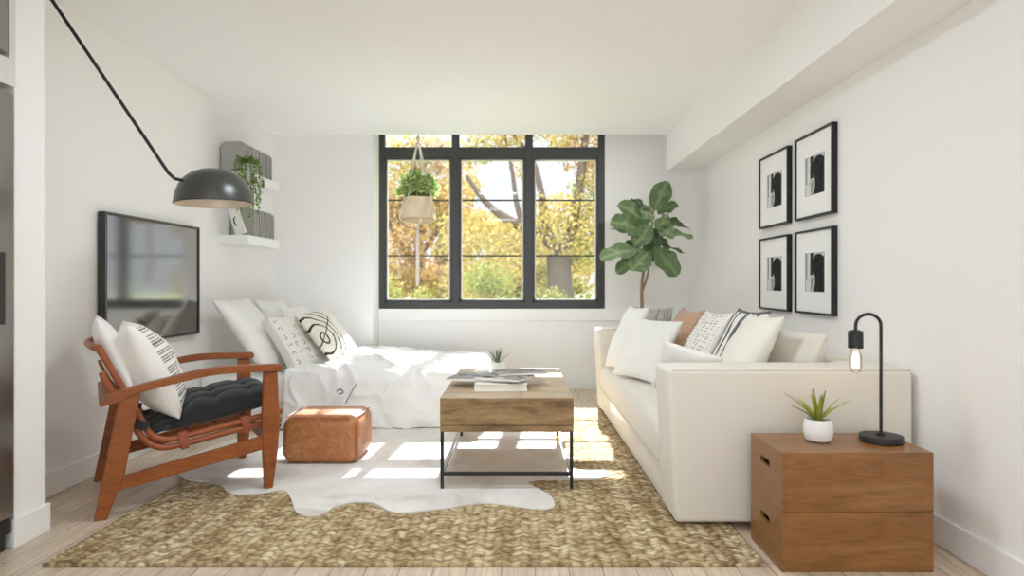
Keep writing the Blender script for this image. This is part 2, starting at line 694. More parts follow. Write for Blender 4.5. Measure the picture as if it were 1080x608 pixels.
# ------------------------------------------------------------------ outside
struct('lawn', box(new(), -40, 40, YW + .3, 90, -.7, -.5), M['lawn'])
YEL = [(159, 142, 79), (153, 133, 69), (145, 124, 62), (164, 148, 93), (156, 137, 77)]
ORG = [(157, 122, 71), (151, 112, 66), (161, 130, 81), (153, 119, 77)]
PNK = [(157, 133, 96), (153, 124, 90), (162, 142, 104)]
OLV = [(134, 128, 66), (123, 122, 59), (144, 135, 76)]
GRN = [(111, 122, 51), (122, 132, 57), (100, 114, 46), (131, 135, 66)]


def crown(clusters, pals, size=.2, dens=260):
    s = Soup()
    for (c, r, k) in clusters:
        pal = pals[k % len(pals)]
        for _ in range(int(dens * r * r)):
            p = rvec()
            p = Vector(c) + Vector((p.x * r, p.y * r, p.z * r * .8))
            L = size * random.uniform(.6, 1.3)
            s.leaf(p, rvec(), rvec(), L, L * .8, lin(random.choice(pal)))
    return s


def tree(name, label, trunkpts, radii, branches, clusters, pals, size=.2, dens=260, group=None):
    base_p = Vector(trunkpts[0])
    t = thing(name, base_p, label, 'tree', group)
    b = new()
    tube(b, smooth_path(trunkpts, 6), [radii[0] + (radii[1] - radii[0]) * i / (6 * (len(trunkpts) - 1)) for i in range(6 * (len(trunkpts) - 1) + 1)], 12)
    mesh_obj('trunk', b, M['trunk'], t)
    for pts, r0, r1 in branches:
        b = new()
        n = 6 * (len(pts) - 1)
        tube(b, smooth_path(pts, 6), [r0 + (r1 - r0) * i / n for i in range(n + 1)], 8)
        mesh_obj('branch', b, M['trunk'], t)
    crown(clusters, pals, size, dens).build('foliage', M['autumn'], t)
    return t


# the big tree outside the right bay
Yt = 17.0
P = lambda u, v, dy=0: PY(u, v, Yt + dy)
cl = []
for (u, v, r, k, dy) in ((600, 238, 1.0, 0, -.6), (620, 262, .8, 2, 0), (575, 250, .8, 0, 1), (545, 262, .9, 0, 0), (515, 250, .9, 1, .6), (500, 275, .8, 1, .8),
                         (625, 210, .8, 2, 0), (640, 180, .9, 3, .5), (610, 165, .6, 3, .3), (548, 178, .35, 1, .3), (488, 200, .55, 0, .4), (503, 160, .5, 2, .2), (536, 148, .5, 0, .2), (486, 165, .5, 1, .3), (580, 225, .7, 1, -.3),
                         (600, 150, .6, 0, .5), (640, 235, .9, 0, 0), (660, 200, 1., 2, 0), (590, 120, 1.1, 0, 0), (530, 125, 1.1, 0, 0),
                         (640, 120, 1.1, 3, 0), (485, 240, .7, 0, 1), (560, 95, 1.3, 1, 0), (670, 150, 1.2, 1, 0), (490, 300, .7, 1, 1), (535, 285, .7, 0, 1.3), (620, 290, .6, 1, 1.6)):
    cl.append((P(u, v, dy), r, k))
tree('autumn_tree', 'large yellow autumn tree with forked trunk outside the right window bay', [Vector((1.16, Yt, -.55)), P(591, 318), P(590, 290), P(589, 268)], (.36, .30),
     [([P(589, 272), P(578, 252), P(553, 240), P(532, 229), P(512, 213), P(492, 186)], .22, .05),
      ([P(589, 272), P(600, 250), P(606, 225), P(612, 190), P(618, 140), P(622, 90)], .2, .06),
      ([P(588, 270), P(577, 240), P(571, 205), P(562, 170), P(540, 140)], .14, .04),
      ([P(553, 240), P(545, 215), P(540, 180), P(530, 130)], .09, .03),
      ([P(602, 245), P(622, 222), P(645, 190)], .1, .03)],
     cl, [YEL, YEL, OLV, ORG, YEL], .10, 1000)
# paler trees standing further back
far = [(-3.4, 22, 5.6, [YEL, ORG, PNK], 'orange and pink autumn tree behind the hanging planter', 1.0),
       (-.2, 29, 3.6, [YEL, OLV, YEL], 'olive yellow autumn tree standing behind the middle window bay', 1.0),
       (4.2, 23, 5.4, [ORG, YEL, PNK], 'slim orange autumn tree behind the trunk of the large yellow tree', 1.0),
       (-8.2, 27, 6.6, [YEL, PNK, OLV], 'pale yellow autumn tree far left behind the window', 1.0),
       (9.0, 30, 6.5, [ORG, YEL], 'orange yellow autumn tree at the far right edge of the window', 1.0)]
for (x, y, h, pals, lab, q) in far:
    cs = []
    for i in range(26):
        a = random.uniform(0, 2 * math.pi)
        rr = random.uniform(.3, 1.7)
        z = random.uniform(.3, h)
        cs.append((Vector((x + rr * math.cos(a), y + rr * math.sin(a) * .7, z)), random.uniform(.6, 1.05), i))
    tree('autumn_tree', lab, [(x, y, -.55), (x + .1, y, 1.5), (x, y, h * .8)], (.3, .08),
         [([(x, y, 1.6), (x - .8, y, 2.8), (x - 1.3, y, 4.2)], .12, .03), ([(x, y, 1.9), (x + .8, y, 3.0), (x + 1.3, y, 4.4)], .12, .03)],
         cs, pals, .14, 620, None)
# distant belt of trees
for i, (x, y, pals, lab) in enumerate(((-20, 46, [YEL, OLV], 'distant yellow tree on the far left of the belt behind the lawn'), (-12, 50, [PNK, YEL], 'distant pinkish tree in the belt left of the middle bay'),
                                  (-4.5, 46, [YEL, ORG], 'distant yellow orange tree in the belt behind the middle bay'), (3.2, 50, [OLV, YEL], 'distant olive tree in the belt behind the large trunk'),
                                  (10.5, 46, [PNK, ORG], 'distant rosy tree in the belt behind the right bay'), (18, 50, [YEL, PNK], 'distant pale yellow tree on the far right of the belt'))):
    cs = [(Vector((x + random.uniform(-2.1, 2.1), y + random.uniform(-1, 1), random.uniform(.2, 4.2 + (i % 3)))), random.uniform(1.1, 1.7), k) for k in range(22)]
    tree('distant_tree', lab, [(x, y, -.55), (x, y, 1.5), (x, y, 4.5)], (.35, .1), [], cs, pals, .3, 190, 'belt of distant trees')
for (x, y, r, h, lab) in ((-.5, 12.2, .62, 1.5, 'tall yellow green bush under the middle window bay'), (-1.75, 13.0, .5, 1.25, 'green bush behind the hanging cord in the left bay'), (-3.1, 14.4, .6, 1.35, 'small olive bush at the left edge of the window'),
                       (.62, 14.6, .5, 1.15, 'light green bush left of the large tree trunk'), (2.7, 15.5, .6, 1.1, 'low olive bush right of the large tree trunk')):
    t = thing('bush', (x, y, -.5), lab, 'bush', 'bushes on the lawn')
    b = new()
    for k in range(4):
        tube(b, [(x, y, -.5), (x + random.uniform(-.3, .3), y + random.uniform(-.2, .2), .3)], [.03, .012], 6)
    mesh_obj('stem', b, M['trunk'], t)
    cs = []
    for k in range(20):
        z = random.uniform(-.2, h - r * .35)
        q = (1 - .5 * max(0, z) / h)
        cs.append((Vector((x + random.uniform(-.9, .9) * r * q, y + random.uniform(-.5, .5) * r, z)), r * random.uniform(.4, .6), k))
    crown(cs, [GRN, GRN, OLV], .07, 1500).build('foliage', M['autumn'], t)

# ------------------------------------------------------------------ kitchen end on the left
t = thing('refrigerator', (-2.18, 2.2, 0), 'stainless steel refrigerator at the left edge beside the white wall end', 'refrigerator')
mesh_obj('body', box(new(), XL + .005, -2.06, 1.70, 2.60, .07, 1.82, .004, 1), M['steel'], t)
mesh_obj('kick_plate', box(new(), XL + .03, -2.03, 1.72, 2.59, 0, .07), M['dark_plastic'], t)
d = mesh_obj('door', box(new(), -2.058, -2.0, 1.70, 2.60, .135, 1.815, .008, 2), M['steel'], t)
mesh_obj('grille', box(new(), -2.058, -2.012, 1.71, 2.595, .07, .13), M['dark_plastic'], t)
mesh_obj('dispenser', box(new(), -2.002, -1.992, 2.2, 2.555, .88, 1.3, .003, 1), M['steel'], d)
mesh_obj('dispenser_recess', box(new(), -1.995, -1.989, 2.22, 2.54, .9, 1.18), M['dark_plastic'], d)
t = thing('wall_cabinet', (-2.18, 2.2, 1.84), 'white cabinet with grey door mounted above the refrigerator', 'cabinet')
b = new()
box(b, XL + .003, -2.0, 2.575, 2.605, 1.84, ZC - .002)
box(b, XL + .003, -2.0, 1.70, 1.73, 1.84, ZC - .002)
box(b, XL + .003, -2.0, 1.73, 2.575, 1.84, 1.945)
box(b, XL + .003, XL + .02, 1.73, 2.575, 1.945, ZC - .002)
mesh_obj('body', b, M['cab_white'], t)
mesh_obj('door', box(new(), -2.03, -1.985, 1.735, 2.55, 1.96, ZC - .004, .004, 1), M['grey_door'], t)

# ------------------------------------------------------------------ rug and hide
tag(mesh_obj('jute_rug', box(new(), -1.775, .925, 2.44, 5.48, .001, .014, .004, 2), M['rug']), 'large tan braided jute rug covering the middle of the floor', 'rug')
hp = [(186, 499), (197, 506), (216, 508), (233, 512), (240, 519), (255, 521.6), (277, 520), (291, 517.5), (302, 519), (308, 528.6), (312, 540), (327, 545), (341, 542.5), (352, 535.5),
      (369, 531), (388, 530), (399, 533), (410.5, 539), (424, 541), (447, 539), (477, 535.5), (500, 531.5), (518, 531), (543, 534), (565, 537), (577, 537), (585, 533), (580, 523), (565, 514), (557, 508.5),
      (571, 506), (600, 506), (632, 505), (643, 500), (636, 496.3), (610, 495.5), (598, 486), (594, 470), (572, 456), (530, 450), (470, 449), (380, 451), (300, 455), (240, 465), (205, 480)]
pts = [PZ(u, v, .02) for u, v in hp]
for p in pts:
    p.y = min(p.y, 4.70)
pts = smooth_path(pts + [pts[0]], 4)[:-1]
b = new()
plate(b, [(p.x, p.y) for p in pts], [], lambda a, c, z: (a, c, .0150 + z), .006)
tag(mesh_obj('cowhide_rug', b, M['hide']), 'off-white cowhide with wavy outline lying on the jute rug', 'rug')

# ------------------------------------------------------------------ television
t = thing('television', (XL, 4.16, .70), 'flat black framed television mounted on the left wall', 'television')
y0, y1, z0, z1 = 3.626, 4.70, .70, 1.46
b = new()
e = .017
for a in ((y0, y0 + e, z0, z1), (y1 - e, y1, z0, z1), (y0 + e, y1 - e, z0, z0 + e), (y0 + e, y1 - e, z1 - e, z1)):
    box(b, XL + .012, XL + .052, *a)
mesh_obj('frame', b, M['tv_frame'], t)
b = new()
for a in ((y0, y0 + .006, z0, z1), (y1 - .006, y1, z0, z1), (y0, y1, z0, z0 + .006), (y0, y1, z1 - .006, z1)):
    box(b, XL + .052, XL + .054, *a)
mesh_obj('bezel', b, M['tv_edge'], t)
mesh_obj('screen', box(new(), XL + .02, XL + .046, y0 + e, y1 - e, z0 + e, z1 - e), M['screen'], t)
mesh_obj('wall_mount', box(new(), XL + .0005, XL + .02, 3.9, 4.4, .85, 1.25), M['tv_frame'], t)

# ------------------------------------------------------------------ shelves with files
def shelf(z0, z1, lab):
    t = thing('wall_shelf', (XL, 5.42, z0), lab, 'shelf', 'floating shelves')
    mesh_obj('board', box(new(), XL + .0005, XL + .24, 5.09, 5.755, z0, z1, .003, 1), M['trim'], t)
    for y in (5.25, 5.6):
        mesh_obj('fixing_rod', tube(new(), [(XL + .001, y, (z0 + z1) / 2), (XL + .12, y, (z0 + z1) / 2)], .008, 8), M['steel'], t)


SL, SU = 1.437, 1.937
shelf(1.362, SL, 'lower white floating shelf on the left wall')
shelf(1.862, SU, 'upper white floating shelf behind the trailing plant')


def file_box(y, w, z, h, d, lab, grp):
    t = thing('magazine_file', (XL + .015 + d / 2, y + w / 2, z), lab, 'file', grp)
    x0, x1 = XL + .015, XL + .015 + d
    r = .045
    out = [(x0, z), (x1, z), (x1, z + h - r)] + [(x1 - r + r * math.cos(a), z + h - r + r * math.sin(a)) for a in [math.pi / 2 * k / 6 for k in range(1, 7)]] + \
          [(x0 + r + r * math.cos(a), z + h - r + r * math.sin(a)) for a in [math.pi / 2 + math.pi / 2 * k / 6 for k in range(0, 7)]]
    b = new()
    plate(b, out, [], lambda a, c, q: (a, y + q, c + .0005), w)
    mesh_obj('body', b, M['files'], t)
    b = new()
    box(b, x1 - .004, x1 + .003, y + w * .22, y + w * .78, z + .02, z + h * .9, .002, 1)
    mesh_obj('spine_panel', b, M['files_dark'], t)


names = ['nearest', 'second nearest', 'third nearest', 'farthest']
for i in range(4):
    file_box(5.12 + i * .15, .11, SU, .235, .19, f'grey rounded magazine file, {names[i]} on the upper shelf', 'files on the upper shelf')
for i in range(4):
    file_box(5.30 + i * .115, .085, SL, .235, .19, f'grey rounded magazine file, {names[i]} on the lower shelf', 'files on the lower shelf')
# small white frame leaning on the lower shelf
t = thing('photo_frame', (XL + .16, 5.17, SL), 'small white frame leaning on the lower shelf under the dome lamp', 'picture frame')
Rm = Matrix.Translation((XL + .222, 5.2, SL + .001)) @ Matrix.Rotation(math.radians(16), 4, 'Y') @ Matrix.Rotation(math.radians(180), 4, 'Z')
Rm = Matrix.Translation((XL + .165, 5.13, SL + .004)) @ Matrix.Rotation(math.radians(-18), 4, 'Y') @ Matrix.Rotation(math.radians(-25), 4, 'Z')
b = new()
box(b, -.055, .055, 0, .016, 0, .235, .003, 1)
b.transform(Rm)
mesh_obj('frame', b, M['frame_white'], t)
b = new()
box(b, -.038, .038, -.0015, .001, .04, .2)
b.transform(Rm)
mesh_obj('mat', b, M['mat_board'], t)
b = new()
arc = [(.02 * math.cos(a), -.0025, .11 + .035 * math.sin(a)) for a in [math.radians(60 + 15 * k) for k in range(16)]]
tube(b, arc, [.002 + .004 * math.sin(math.pi * k / 15) for k in range(16)], 6)
b.transform(Rm)
mesh_obj('drawn_mark', b, M['dark_plastic'], t)


def pot_plant_pot(t, c, prof, soil_r, soil_z, mat='ceramic'):
    b = new()
    lathe(b, prof, c)
    mesh_obj('pot', b, M[mat], t)
    b = new()
    lathe(b, [(0, soil_z + .004), (soil_r * .6, soil_z + .003), (soil_r, soil_z - .002), (soil_r, soil_z - .012), (0, soil_z - .012)], c, 24)
    mesh_obj('soil', b, M['soil'], t)


# trailing plant on the upper shelf
c = Vector((XL + .295, 5.2, SU + .001))
t = thing('trailing_plant', c, 'trailing green plant in a white pot hanging over the shelves', 'plant')
c = Vector((XL + .17, 5.42, SU + .001))
c = Vector((XL + .255, 5.05, SU - .09))
t.location = c
ROOT[t.name] = Matrix.Translation(c)
pot_plant_pot(t, c, [(0, 0), (.04, 0), (.047, .02), (.052, .12), (.054, .13), (.048, .13), (.044, .11), (0, .11)], .043, .115)
b = new()
tube(b, [c + Vector((-.05, 0, .1)), c + Vector((-.15, .06, .1)), Vector((XL + .1, 5.1, SU - .02))], .004, 6)
mesh_obj('hook', b, M['black_metal'], t)
s = Soup()
LG = [(120, 158, 72), (148, 182, 92), (98, 138, 58), (176, 202, 122), (134, 168, 86)]
stems = new()
for k in range(26):
    a = random.uniform(0, 2 * math.pi)
    L = random.uniform(.05, .42) if math.cos(a) > -.3 else random.uniform(.05, .22)
    out = random.uniform(.05, .1)
    p0 = c + Vector((.02 * math.cos(a), .02 * math.sin(a), .12))
    p1 = c + Vector((out * math.cos(a), out * math.sin(a), .16 + random.uniform(-.01, .03)))
    p2 = c + Vector((out * 1.35 * math.cos(a), out * 1.2 * math.sin(a), .05 - L * .3))
    p3 = c + Vector((out * 1.4 * math.cos(a) + random.uniform(-.02, .02), out * 1.2 * math.sin(a), .08 - L))
    path = smooth_path([p0, p1, p2, p3], 8)
    tube(stems, path, .0016, 5)
    for q in path[4:]:
        for _ in range(3):
            d = rvec()
            d.z = d.z * .5 - .3
            s.leaf(q, d, Vector((0, 0, 1)), random.uniform(.02, .034), .018, lin(random.choice(LG)))
mesh_obj('stem', stems, M['fig_trunk'], t)
s.build('foliage', M['leaf_thin'], t)

# ------------------------------------------------------------------ dome lamp on its long arm
dc = Vector((-1.56, 3.366, 1.468))
t = thing('ceiling_arm_lamp', (-2.255, 3.12, ZC - .001), 'dark grey dome lamp on a long black slanting arm by the left wall', 'lamp')
prof_o = [(.192, 0), (.19, .02), (.183, .055), (.168, .095), (.143, .13), (.108, .158), (.066, .174), (.03, .179), (0, .18)]
prof_i = [(r * .965, z * .955) for r, z in prof_o]
tilt = Matrix.Translation(dc) @ Matrix.Rotation(math.radians(-1.5), 4, 'Y')
b = new()
lathe(b, prof_o, (0, 0, 0), 56)
b.transform(tilt)
sh = mesh_obj('shade', b, M['dome'], t)
b = new()
lathe(b, prof_i + [], (0, 0, 0), 56)
b.transform(tilt)
mesh_obj('shade_lining', b, M['dome_in'], sh)
b = new()
lathe(b, [(.1853, 0), (.192, 0), (.1925, .004), (.1853, .004)], (0, 0, 0), 56)
b.transform(tilt)
mesh_obj('shade_rim', b, M['black_metal'], sh)
b = new()
lathe(b, [(0, .172), (.022, .172), (.022, .1), (.03, .095), (.034, .075), (.025, .05), (0, .045)], (0, 0, 0), 24)
b.transform(tilt)
mesh_obj('bulb', b, M['ceramic'], t)
end = Vector((-2.255, 3.12, ZC - .02))
bend = PY(180, 186, 3.25)
att = PY(204.5, 199.5, 3.225)
arm = [end, bend + (end - bend) * .08, bend + (end - bend) * .02, bend + Vector((.02, 0, -.012)), PY(191, 190, 3.235), PY(199, 193.5, 3.225), att, att + Vector((.004, .03, -.004))]
b = new()
tube(b, arm, .0085, 10)
mesh_obj('arm', b, M['black_metal'], t)
b = new()
lathe(b, [(0, -.035), (.045, -.035), (.05, -.03), (.05, 0), (0, 0)], (end.x, end.y, ZC - .0005), 32)
mesh_obj('ceiling_mount', b, M['black_metal'], t)

# ------------------------------------------------------------------ pictures on the right wall
def art(o_name, t, y0, y1, z0, z1, x, seed):
    n, mth = 56, 60
    vs, fs, cs = [], [], []
    rnd = random.Random(seed)
    for i in range(n + 1):
        for j in range(mth + 1):
            a, bb = i / n, j / mth          # a: from far (left in view) to near; bb: up
            vs.append((x, y1 + (y0 - y1) * a, z0 + (z1 - z0) * bb))
            g = 225 - 60 * abs(noise.noise(Vector((a * 14, bb * 2.5, seed))))
            # pale hanging drape on the left, dark bars beside it, a dark rounded silhouette on the right
            if .28 < a < .44 and bb > .42:
                g = 46 + 30 * noise.noise(Vector((a * 9, bb * 3, seed)))
            if .07 < a < .12 and bb > .3:
                g = 110
            edge = .44 + .10 * math.sin(bb * 5.2 + .4) - .16 * max(0, .34 - bb)
            top = .96 - 1.6 * max(0, .58 - a) ** 1.3 - .5 * max(0, a - .8)
            if a > edge and bb < top:
                g = 30 + 22 * noise.noise(Vector((a * 8, bb * 8, seed)))
            if .30 < a < edge and bb < .4:
                g = 170 + 60 * noise.noise(Vector((a * 10, bb * 6, seed)))
            if a > .5 and bb >= top:
                g = 205
            if a < .02 or a > .98 or bb < .015 or bb > .985:
                g = 150
            cs.append(lin((g, g, g)))
    for i in range(n):
        for j in range(mth):
            k = i * (mth + 1) + j
            fs.append((k, k + 1, k + mth + 2, k + mth + 1))
    s = Soup()
    s.v, s.f, s.c = vs, fs, cs
    return s.build(o_name, M['paper'], t)


def picture(y0, y1, z0, z1, lab, seed):
    t = thing('picture_frame', (XR, (y0 + y1) / 2, z0), lab, 'picture', 'framed photographs on the right wall')
    e = .0125
    b = new()
    xf, xb = XR - .032, XR - .001
    for a in ((y0, y0 + e, z0, z1), (y1 - e, y1, z0, z1), (y0 + e, y1 - e, z0, z0 + e), (y0 + e, y1 - e, z1 - e, z1)):
        box(b, xf, xb, *a)
    mesh_obj('frame', b, M['black_metal'], t)
    mesh_obj('mat', box(new(), XR - .022, XR - .004, y0 + e, y1 - e, z0 + e, z1 - e), M['mat_board'], t)
    cy, cz = (y0 + y1) / 2 - .012, (z0 + z1) / 2 + .0
    art('print', t, cy - .123, cy + .123, cz - .115, cz + .11, XR - .0225, seed)


picture(4.085, 4.573, 1.437, 1.922, 'black framed silhouette photograph, upper left of the four', 3)
picture(3.505, 3.98, 1.437, 1.927, 'black framed silhouette photograph, upper right of the four', 3)
picture(4.085, 4.573, .882, 1.367, 'black framed silhouette photograph, lower left of the four', 3)
picture(3.505, 3.98, .882, 1.369, 'black framed silhouette photograph, lower right of the four', 3)

# ------------------------------------------------------------------ bed
t = thing('bed', (-1.3, 5.45, 0), 'low white bed standing in the corner under the shelves', 'bed')
BX0, BX1, BY0, BY1 = XL + .03, -.3, 4.74, 6.21
mesh_obj('bed_base', box(new(), BX0, BX1 - .03, BY0 + .03, BY1, .03, .17, .01, 2), M['sheet'], t)
b = new()
box(b, BX0, BX1, BY0, BY1, .17, .385, .05, 5)
mesh_obj('mattress', b, M['sheet'], t)
for x in (BX0 + .08, BX1 - .14):
    for y in (BY0 + .12, BY1 - .1):
        mesh_obj('foot', box(new(), x, x + .05, y, y + .05, .0145 if y < 5.4 and x > -1.7 else .0005, .03), M['dark_plastic'], t)


def skirt(u):
    return 0


# duvet: a sheet draped over the mattress, hanging at the front and foot
def duvet():
    nx, ny = 190, 190
    xa, xb = -1.70, BX1 + .36
    ya, yb = BY0 - .40, BY1 - .02
    top = .386
    vs, fs = [], []
    for i in range(nx + 1):
        for j in range(ny + 1):
            gx, gy = i / nx, j / ny
            # the head edge runs diagonally: further from the pillows at the back
            x0 = xa + .34 * max(0, gy - .25) ** .8 + .03 * math.sin(gy * 9)
            x = x0 + (xb - x0) * gx
            y = ya + (yb - ya) * gy
            big = noise.noise(Vector((x * 2.1, y * 2.6, 1.7)))
            mid = noise.noise(Vector((x * 5 + y * 2.2, y * 5.4, 4.1)))
            # ridged folds
            rid = 1 - abs(noise.noise(Vector((x * 3.4 + 1.6 * mid, y * 4.2 + .8 * big, 9.2)))) * 2.2
            rid2 = 1 - abs(noise.noise(Vector((x * 7.5 + .8 * mid, y * 9 + big, 3.3)))) * 2.0
            amp = .45 + .75 * math.exp(-((x + 1.35) / .55) ** 2)
            h = .012 + amp * (.016 + .022 * big + .016 * mid + .030 * max(0, rid) ** 2 + .013 * max(0, rid2) ** 2)
            h = max(h, .006)
            # the turned-back bunch close to the pillows
            puff = math.exp(-((x + 1.25 + .35 * (y - 5.3)) / .26) ** 2) * math.exp(-((y - 5.35) / .55) ** 2)
            h += .06 * puff
            h += .02 * math.exp(-((gx) / .05) ** 2)
            X, Y, Z = x, y, top + h
            dy = (BY0 + .02) - y
            dx = x - (BX1 - .02)
            if dy > 0 or dx > 0:
                r = .06
                q = max(dy, 0) if dy > dx else max(dx, 0)
                fl = 1 if q > r * 1.57 else math.sin(min(q / r, math.pi / 2))
                hang = 0 if q < r * 1.57 else q - r * 1.57
                drop = r * (1 - math.cos(min(q / r, math.pi / 2))) + hang
                fold = .020 * math.sin(x * 15 + 2.4 * mid + 3 * big) + .014 * noise.noise(Vector((x * 9, hang * 3, 5.5))) if dy > dx else .018 * math.sin(y * 17 + 2 * mid)
                Z = top + h * max(0, 1 - q / .16) - drop + .012 * big
                ofs = r * fl + h * .55 * math.exp(-hang * 3) + fold * min(1, hang * 6) + .05 * min(1, hang / .3) ** 1.5 * .4
                if dy > dx:
                    Y = BY0 + .02 - ofs
                    if dx > 0:
                        X = BX1 - .02 + min(dx, .06)
                else:
                    X = BX1 - .02 + ofs
                    if dy > 0:
                        Y = BY0 + .02 - min(dy, .06)
                Z = max(Z, .024 + .004 * abs(math.sin(x * 20)))
            vs.append((X, Y, Z))
    b = new()
    V = [b.verts.new(p) for p in vs]
    for i in range(nx):
        for j in range(ny):
            k = i * (ny + 1) + j
            try:
                b.faces.new((V[k], V[k + ny + 1], V[k + ny + 2], V[k + 1]))
            except ValueError:
                pass
    return b


o = mesh_obj('duvet', duvet(), M['duvet'], angle=180)
tag(o, 'rumpled white duvet spread over the low bed', 'duvet')
md = o.modifiers.new('thickness', 'SOLIDIFY')
md.thickness = .008
md.offset = -1
b = new()
tube(b, smooth_path([PY(364, 426, 4.60), PY(370, 415, 4.61), PY(376, 405, 4.64)], 6), .004, 6)
tube(b, smooth_path([PY(355, 413, 4.6), PY(359, 411, 4.595), PY(362, 414, 4.6), PY(358, 416, 4.595)], 6), .005, 6)
mesh_obj('ribbon', b, M['ribbon'], o)

# pillows on the bed
def pw(lab, A, B, C, t, mat=None, pat=None, n=28, cat='pillow', name='pillow', grp='pillows on the bed', **k):
    o = cushion(name, A, B, C, t, mat or M['white_linen'], pat, n, **k)
    return tag(o, lab, cat, grp)


def pat_marks(a, b, s):
    # cream cloth with sparse scribbled marks
    cell = (math.floor(a * 3.1), math.floor(b * 3.1))
    rn = random.Random(cell[0] * 31 + cell[1] * 17 + 5)
    fa, fb = (a * 3.1) % 1 - .5, (b * 3.1) % 1 - .5
    ang = rn.uniform(0, 3.14)
    x = fa * math.cos(ang) + fb * math.sin(ang)
    y = -fa * math.sin(ang) + fb * math.cos(ang)
    k = rn.random()
    if k < .45:
        if abs(y - .14 * math.sin(x * 14)) < .05 and abs(x) < .32:
            return (140, 134, 128)
    elif k < .75:
        if abs(math.hypot(x, y) - .22) < .05 and x > -.1:
            return (146, 140, 134)
    return (232, 229, 223)


def pat_small(a, b, s):
    x, y = (a * 11) % 1 - .5, (b * 11 + (math.floor(a * 11) % 2) * .5) % 1 - .5
    return (206, 203, 198) if abs(x) + abs(y) < .26 else (236, 234, 230)


def pat_lines(a, b, s):
    base = (236, 233, 226)
    if a < .28:
        base = (228, 222, 211)
        # hand-drawn nested arcs round an eye
        x, y = a + .72, (b + .22)
        for r, w in ((.17, .03), (.46, .03), (.74, .03), (1.02, .03), (1.3, .03)):
            d = math.hypot(x * (1.0 + .15 * r), y * (.8 + .1 * math.sin(3 * x)))
            if abs(d - r) < w and (y > -.35 - r * .3 or r < .5):
                return (44, 42, 41)
        if abs(y - .75 * x - .05) < .03 and x > -.4:
            return (60, 58, 56)
    else:
        if ((a + .5 * b) * 9) % 1 < .16 or ((a - .5 * b) * 9) % 1 < .12:
            return (208, 204, 197)
    return base


def pat_dash(a, b, s):
    # rows of short black dashes set in blocks
    base = (236, 233, 228)
    if abs(a) > .9 or abs(b) > .9:
        return base
    col = (a * 3.5) % 1
    if col > .62:
        return base
    row = (b * 14)
    rr = row % 1
    blk = (math.floor(a * 3.5) * 7 + math.floor(row)) % 5
    if rr < .42 and blk != 0 and (col * 9) % 1 < .62:
        return (112, 108, 106)
    return base


def pat_dash_chair(a, b, s):
    base = (238, 235, 229)
    if s < 0 or a < -.99:
        return base
    d = (a + 1) / 2                     # distance from the near seam
    if not (.06 < d < .30 or .38 < d < .6 or .66 < d < .86) or abs(b) > .9:
        return base
    row = b * 17
    if row % 1 < .45 and (math.floor(row) % 6) != 0 and (d * 40) % 1 < .8:
        return (84, 82, 82)
    return base


def pat_knit(a, b, s):
    x = a * 13
    y = b * 20 + abs((x % 1) - .5) * 1.3
    return (96, 95, 95) if y % 1 < .36 or (x % 1) < .1 else (214, 211, 206)


def pat_stripe(a, b, s):
    if -.99 < a < -.80 or -.60 < a < -.42 or -.1 < a < .1 or .5 < a < .7:
        return (104, 105, 106)
    if b > .93:
        return (110, 111, 112)
    return (238, 236, 232)


zt = .39
pw('large plain white pillow leaning on the wall nearest the television', (-1.80, 4.70, zt), (-1.80, 5.33, zt + .0), (-2.21, 4.74, .94), .17, seed=1)
pw('plain white pillow in the back corner behind the patterned ones', (-1.84, 5.50, zt), (-1.84, 6.12, zt), (-2.2, 5.42, .92), .15, seed=2)
pw('small white pillow with pale dotted print in the second row', (-1.62, 5.34, zt), (-1.60, 5.88, zt), (-1.95, 5.28, .87), .13, M['printed'], pat_small, 60, seed=3)
pw('boxy white cushion with grey scribbled marks leaning on the large pillow', (-1.66, 4.82, zt + .02), (-1.5, 5.30, zt + .035), (-1.90, 4.90, .785), .12, M['printed'], pat_marks, 84, seed=4, box_edge=.03)
pw('beige cushion with black line drawing at the front of the bed', (-1.44, 4.93, zt + .075), (-1.33, 5.38, zt + .105), (-1.70, 5.08, .82), .13, M['printed'], pat_lines, 96, cat='cushion', name='cushion', seed=5)

# ------------------------------------------------------------------ lounge chair
t = thing('lounge_chair', (-1.7545, 3.414, .0), 'honey teak lounge chair with charcoal seat cushion and bent tube frame', 'chair', rz=math.radians(33.05))


def cp(name, b, mat, par=None, **k):
    return mesh_obj(name, b, mat, par or t, world=False, **k)


def zr(x):   # the rug lies under the front legs only
    return .0215 if x > 0 else .0005


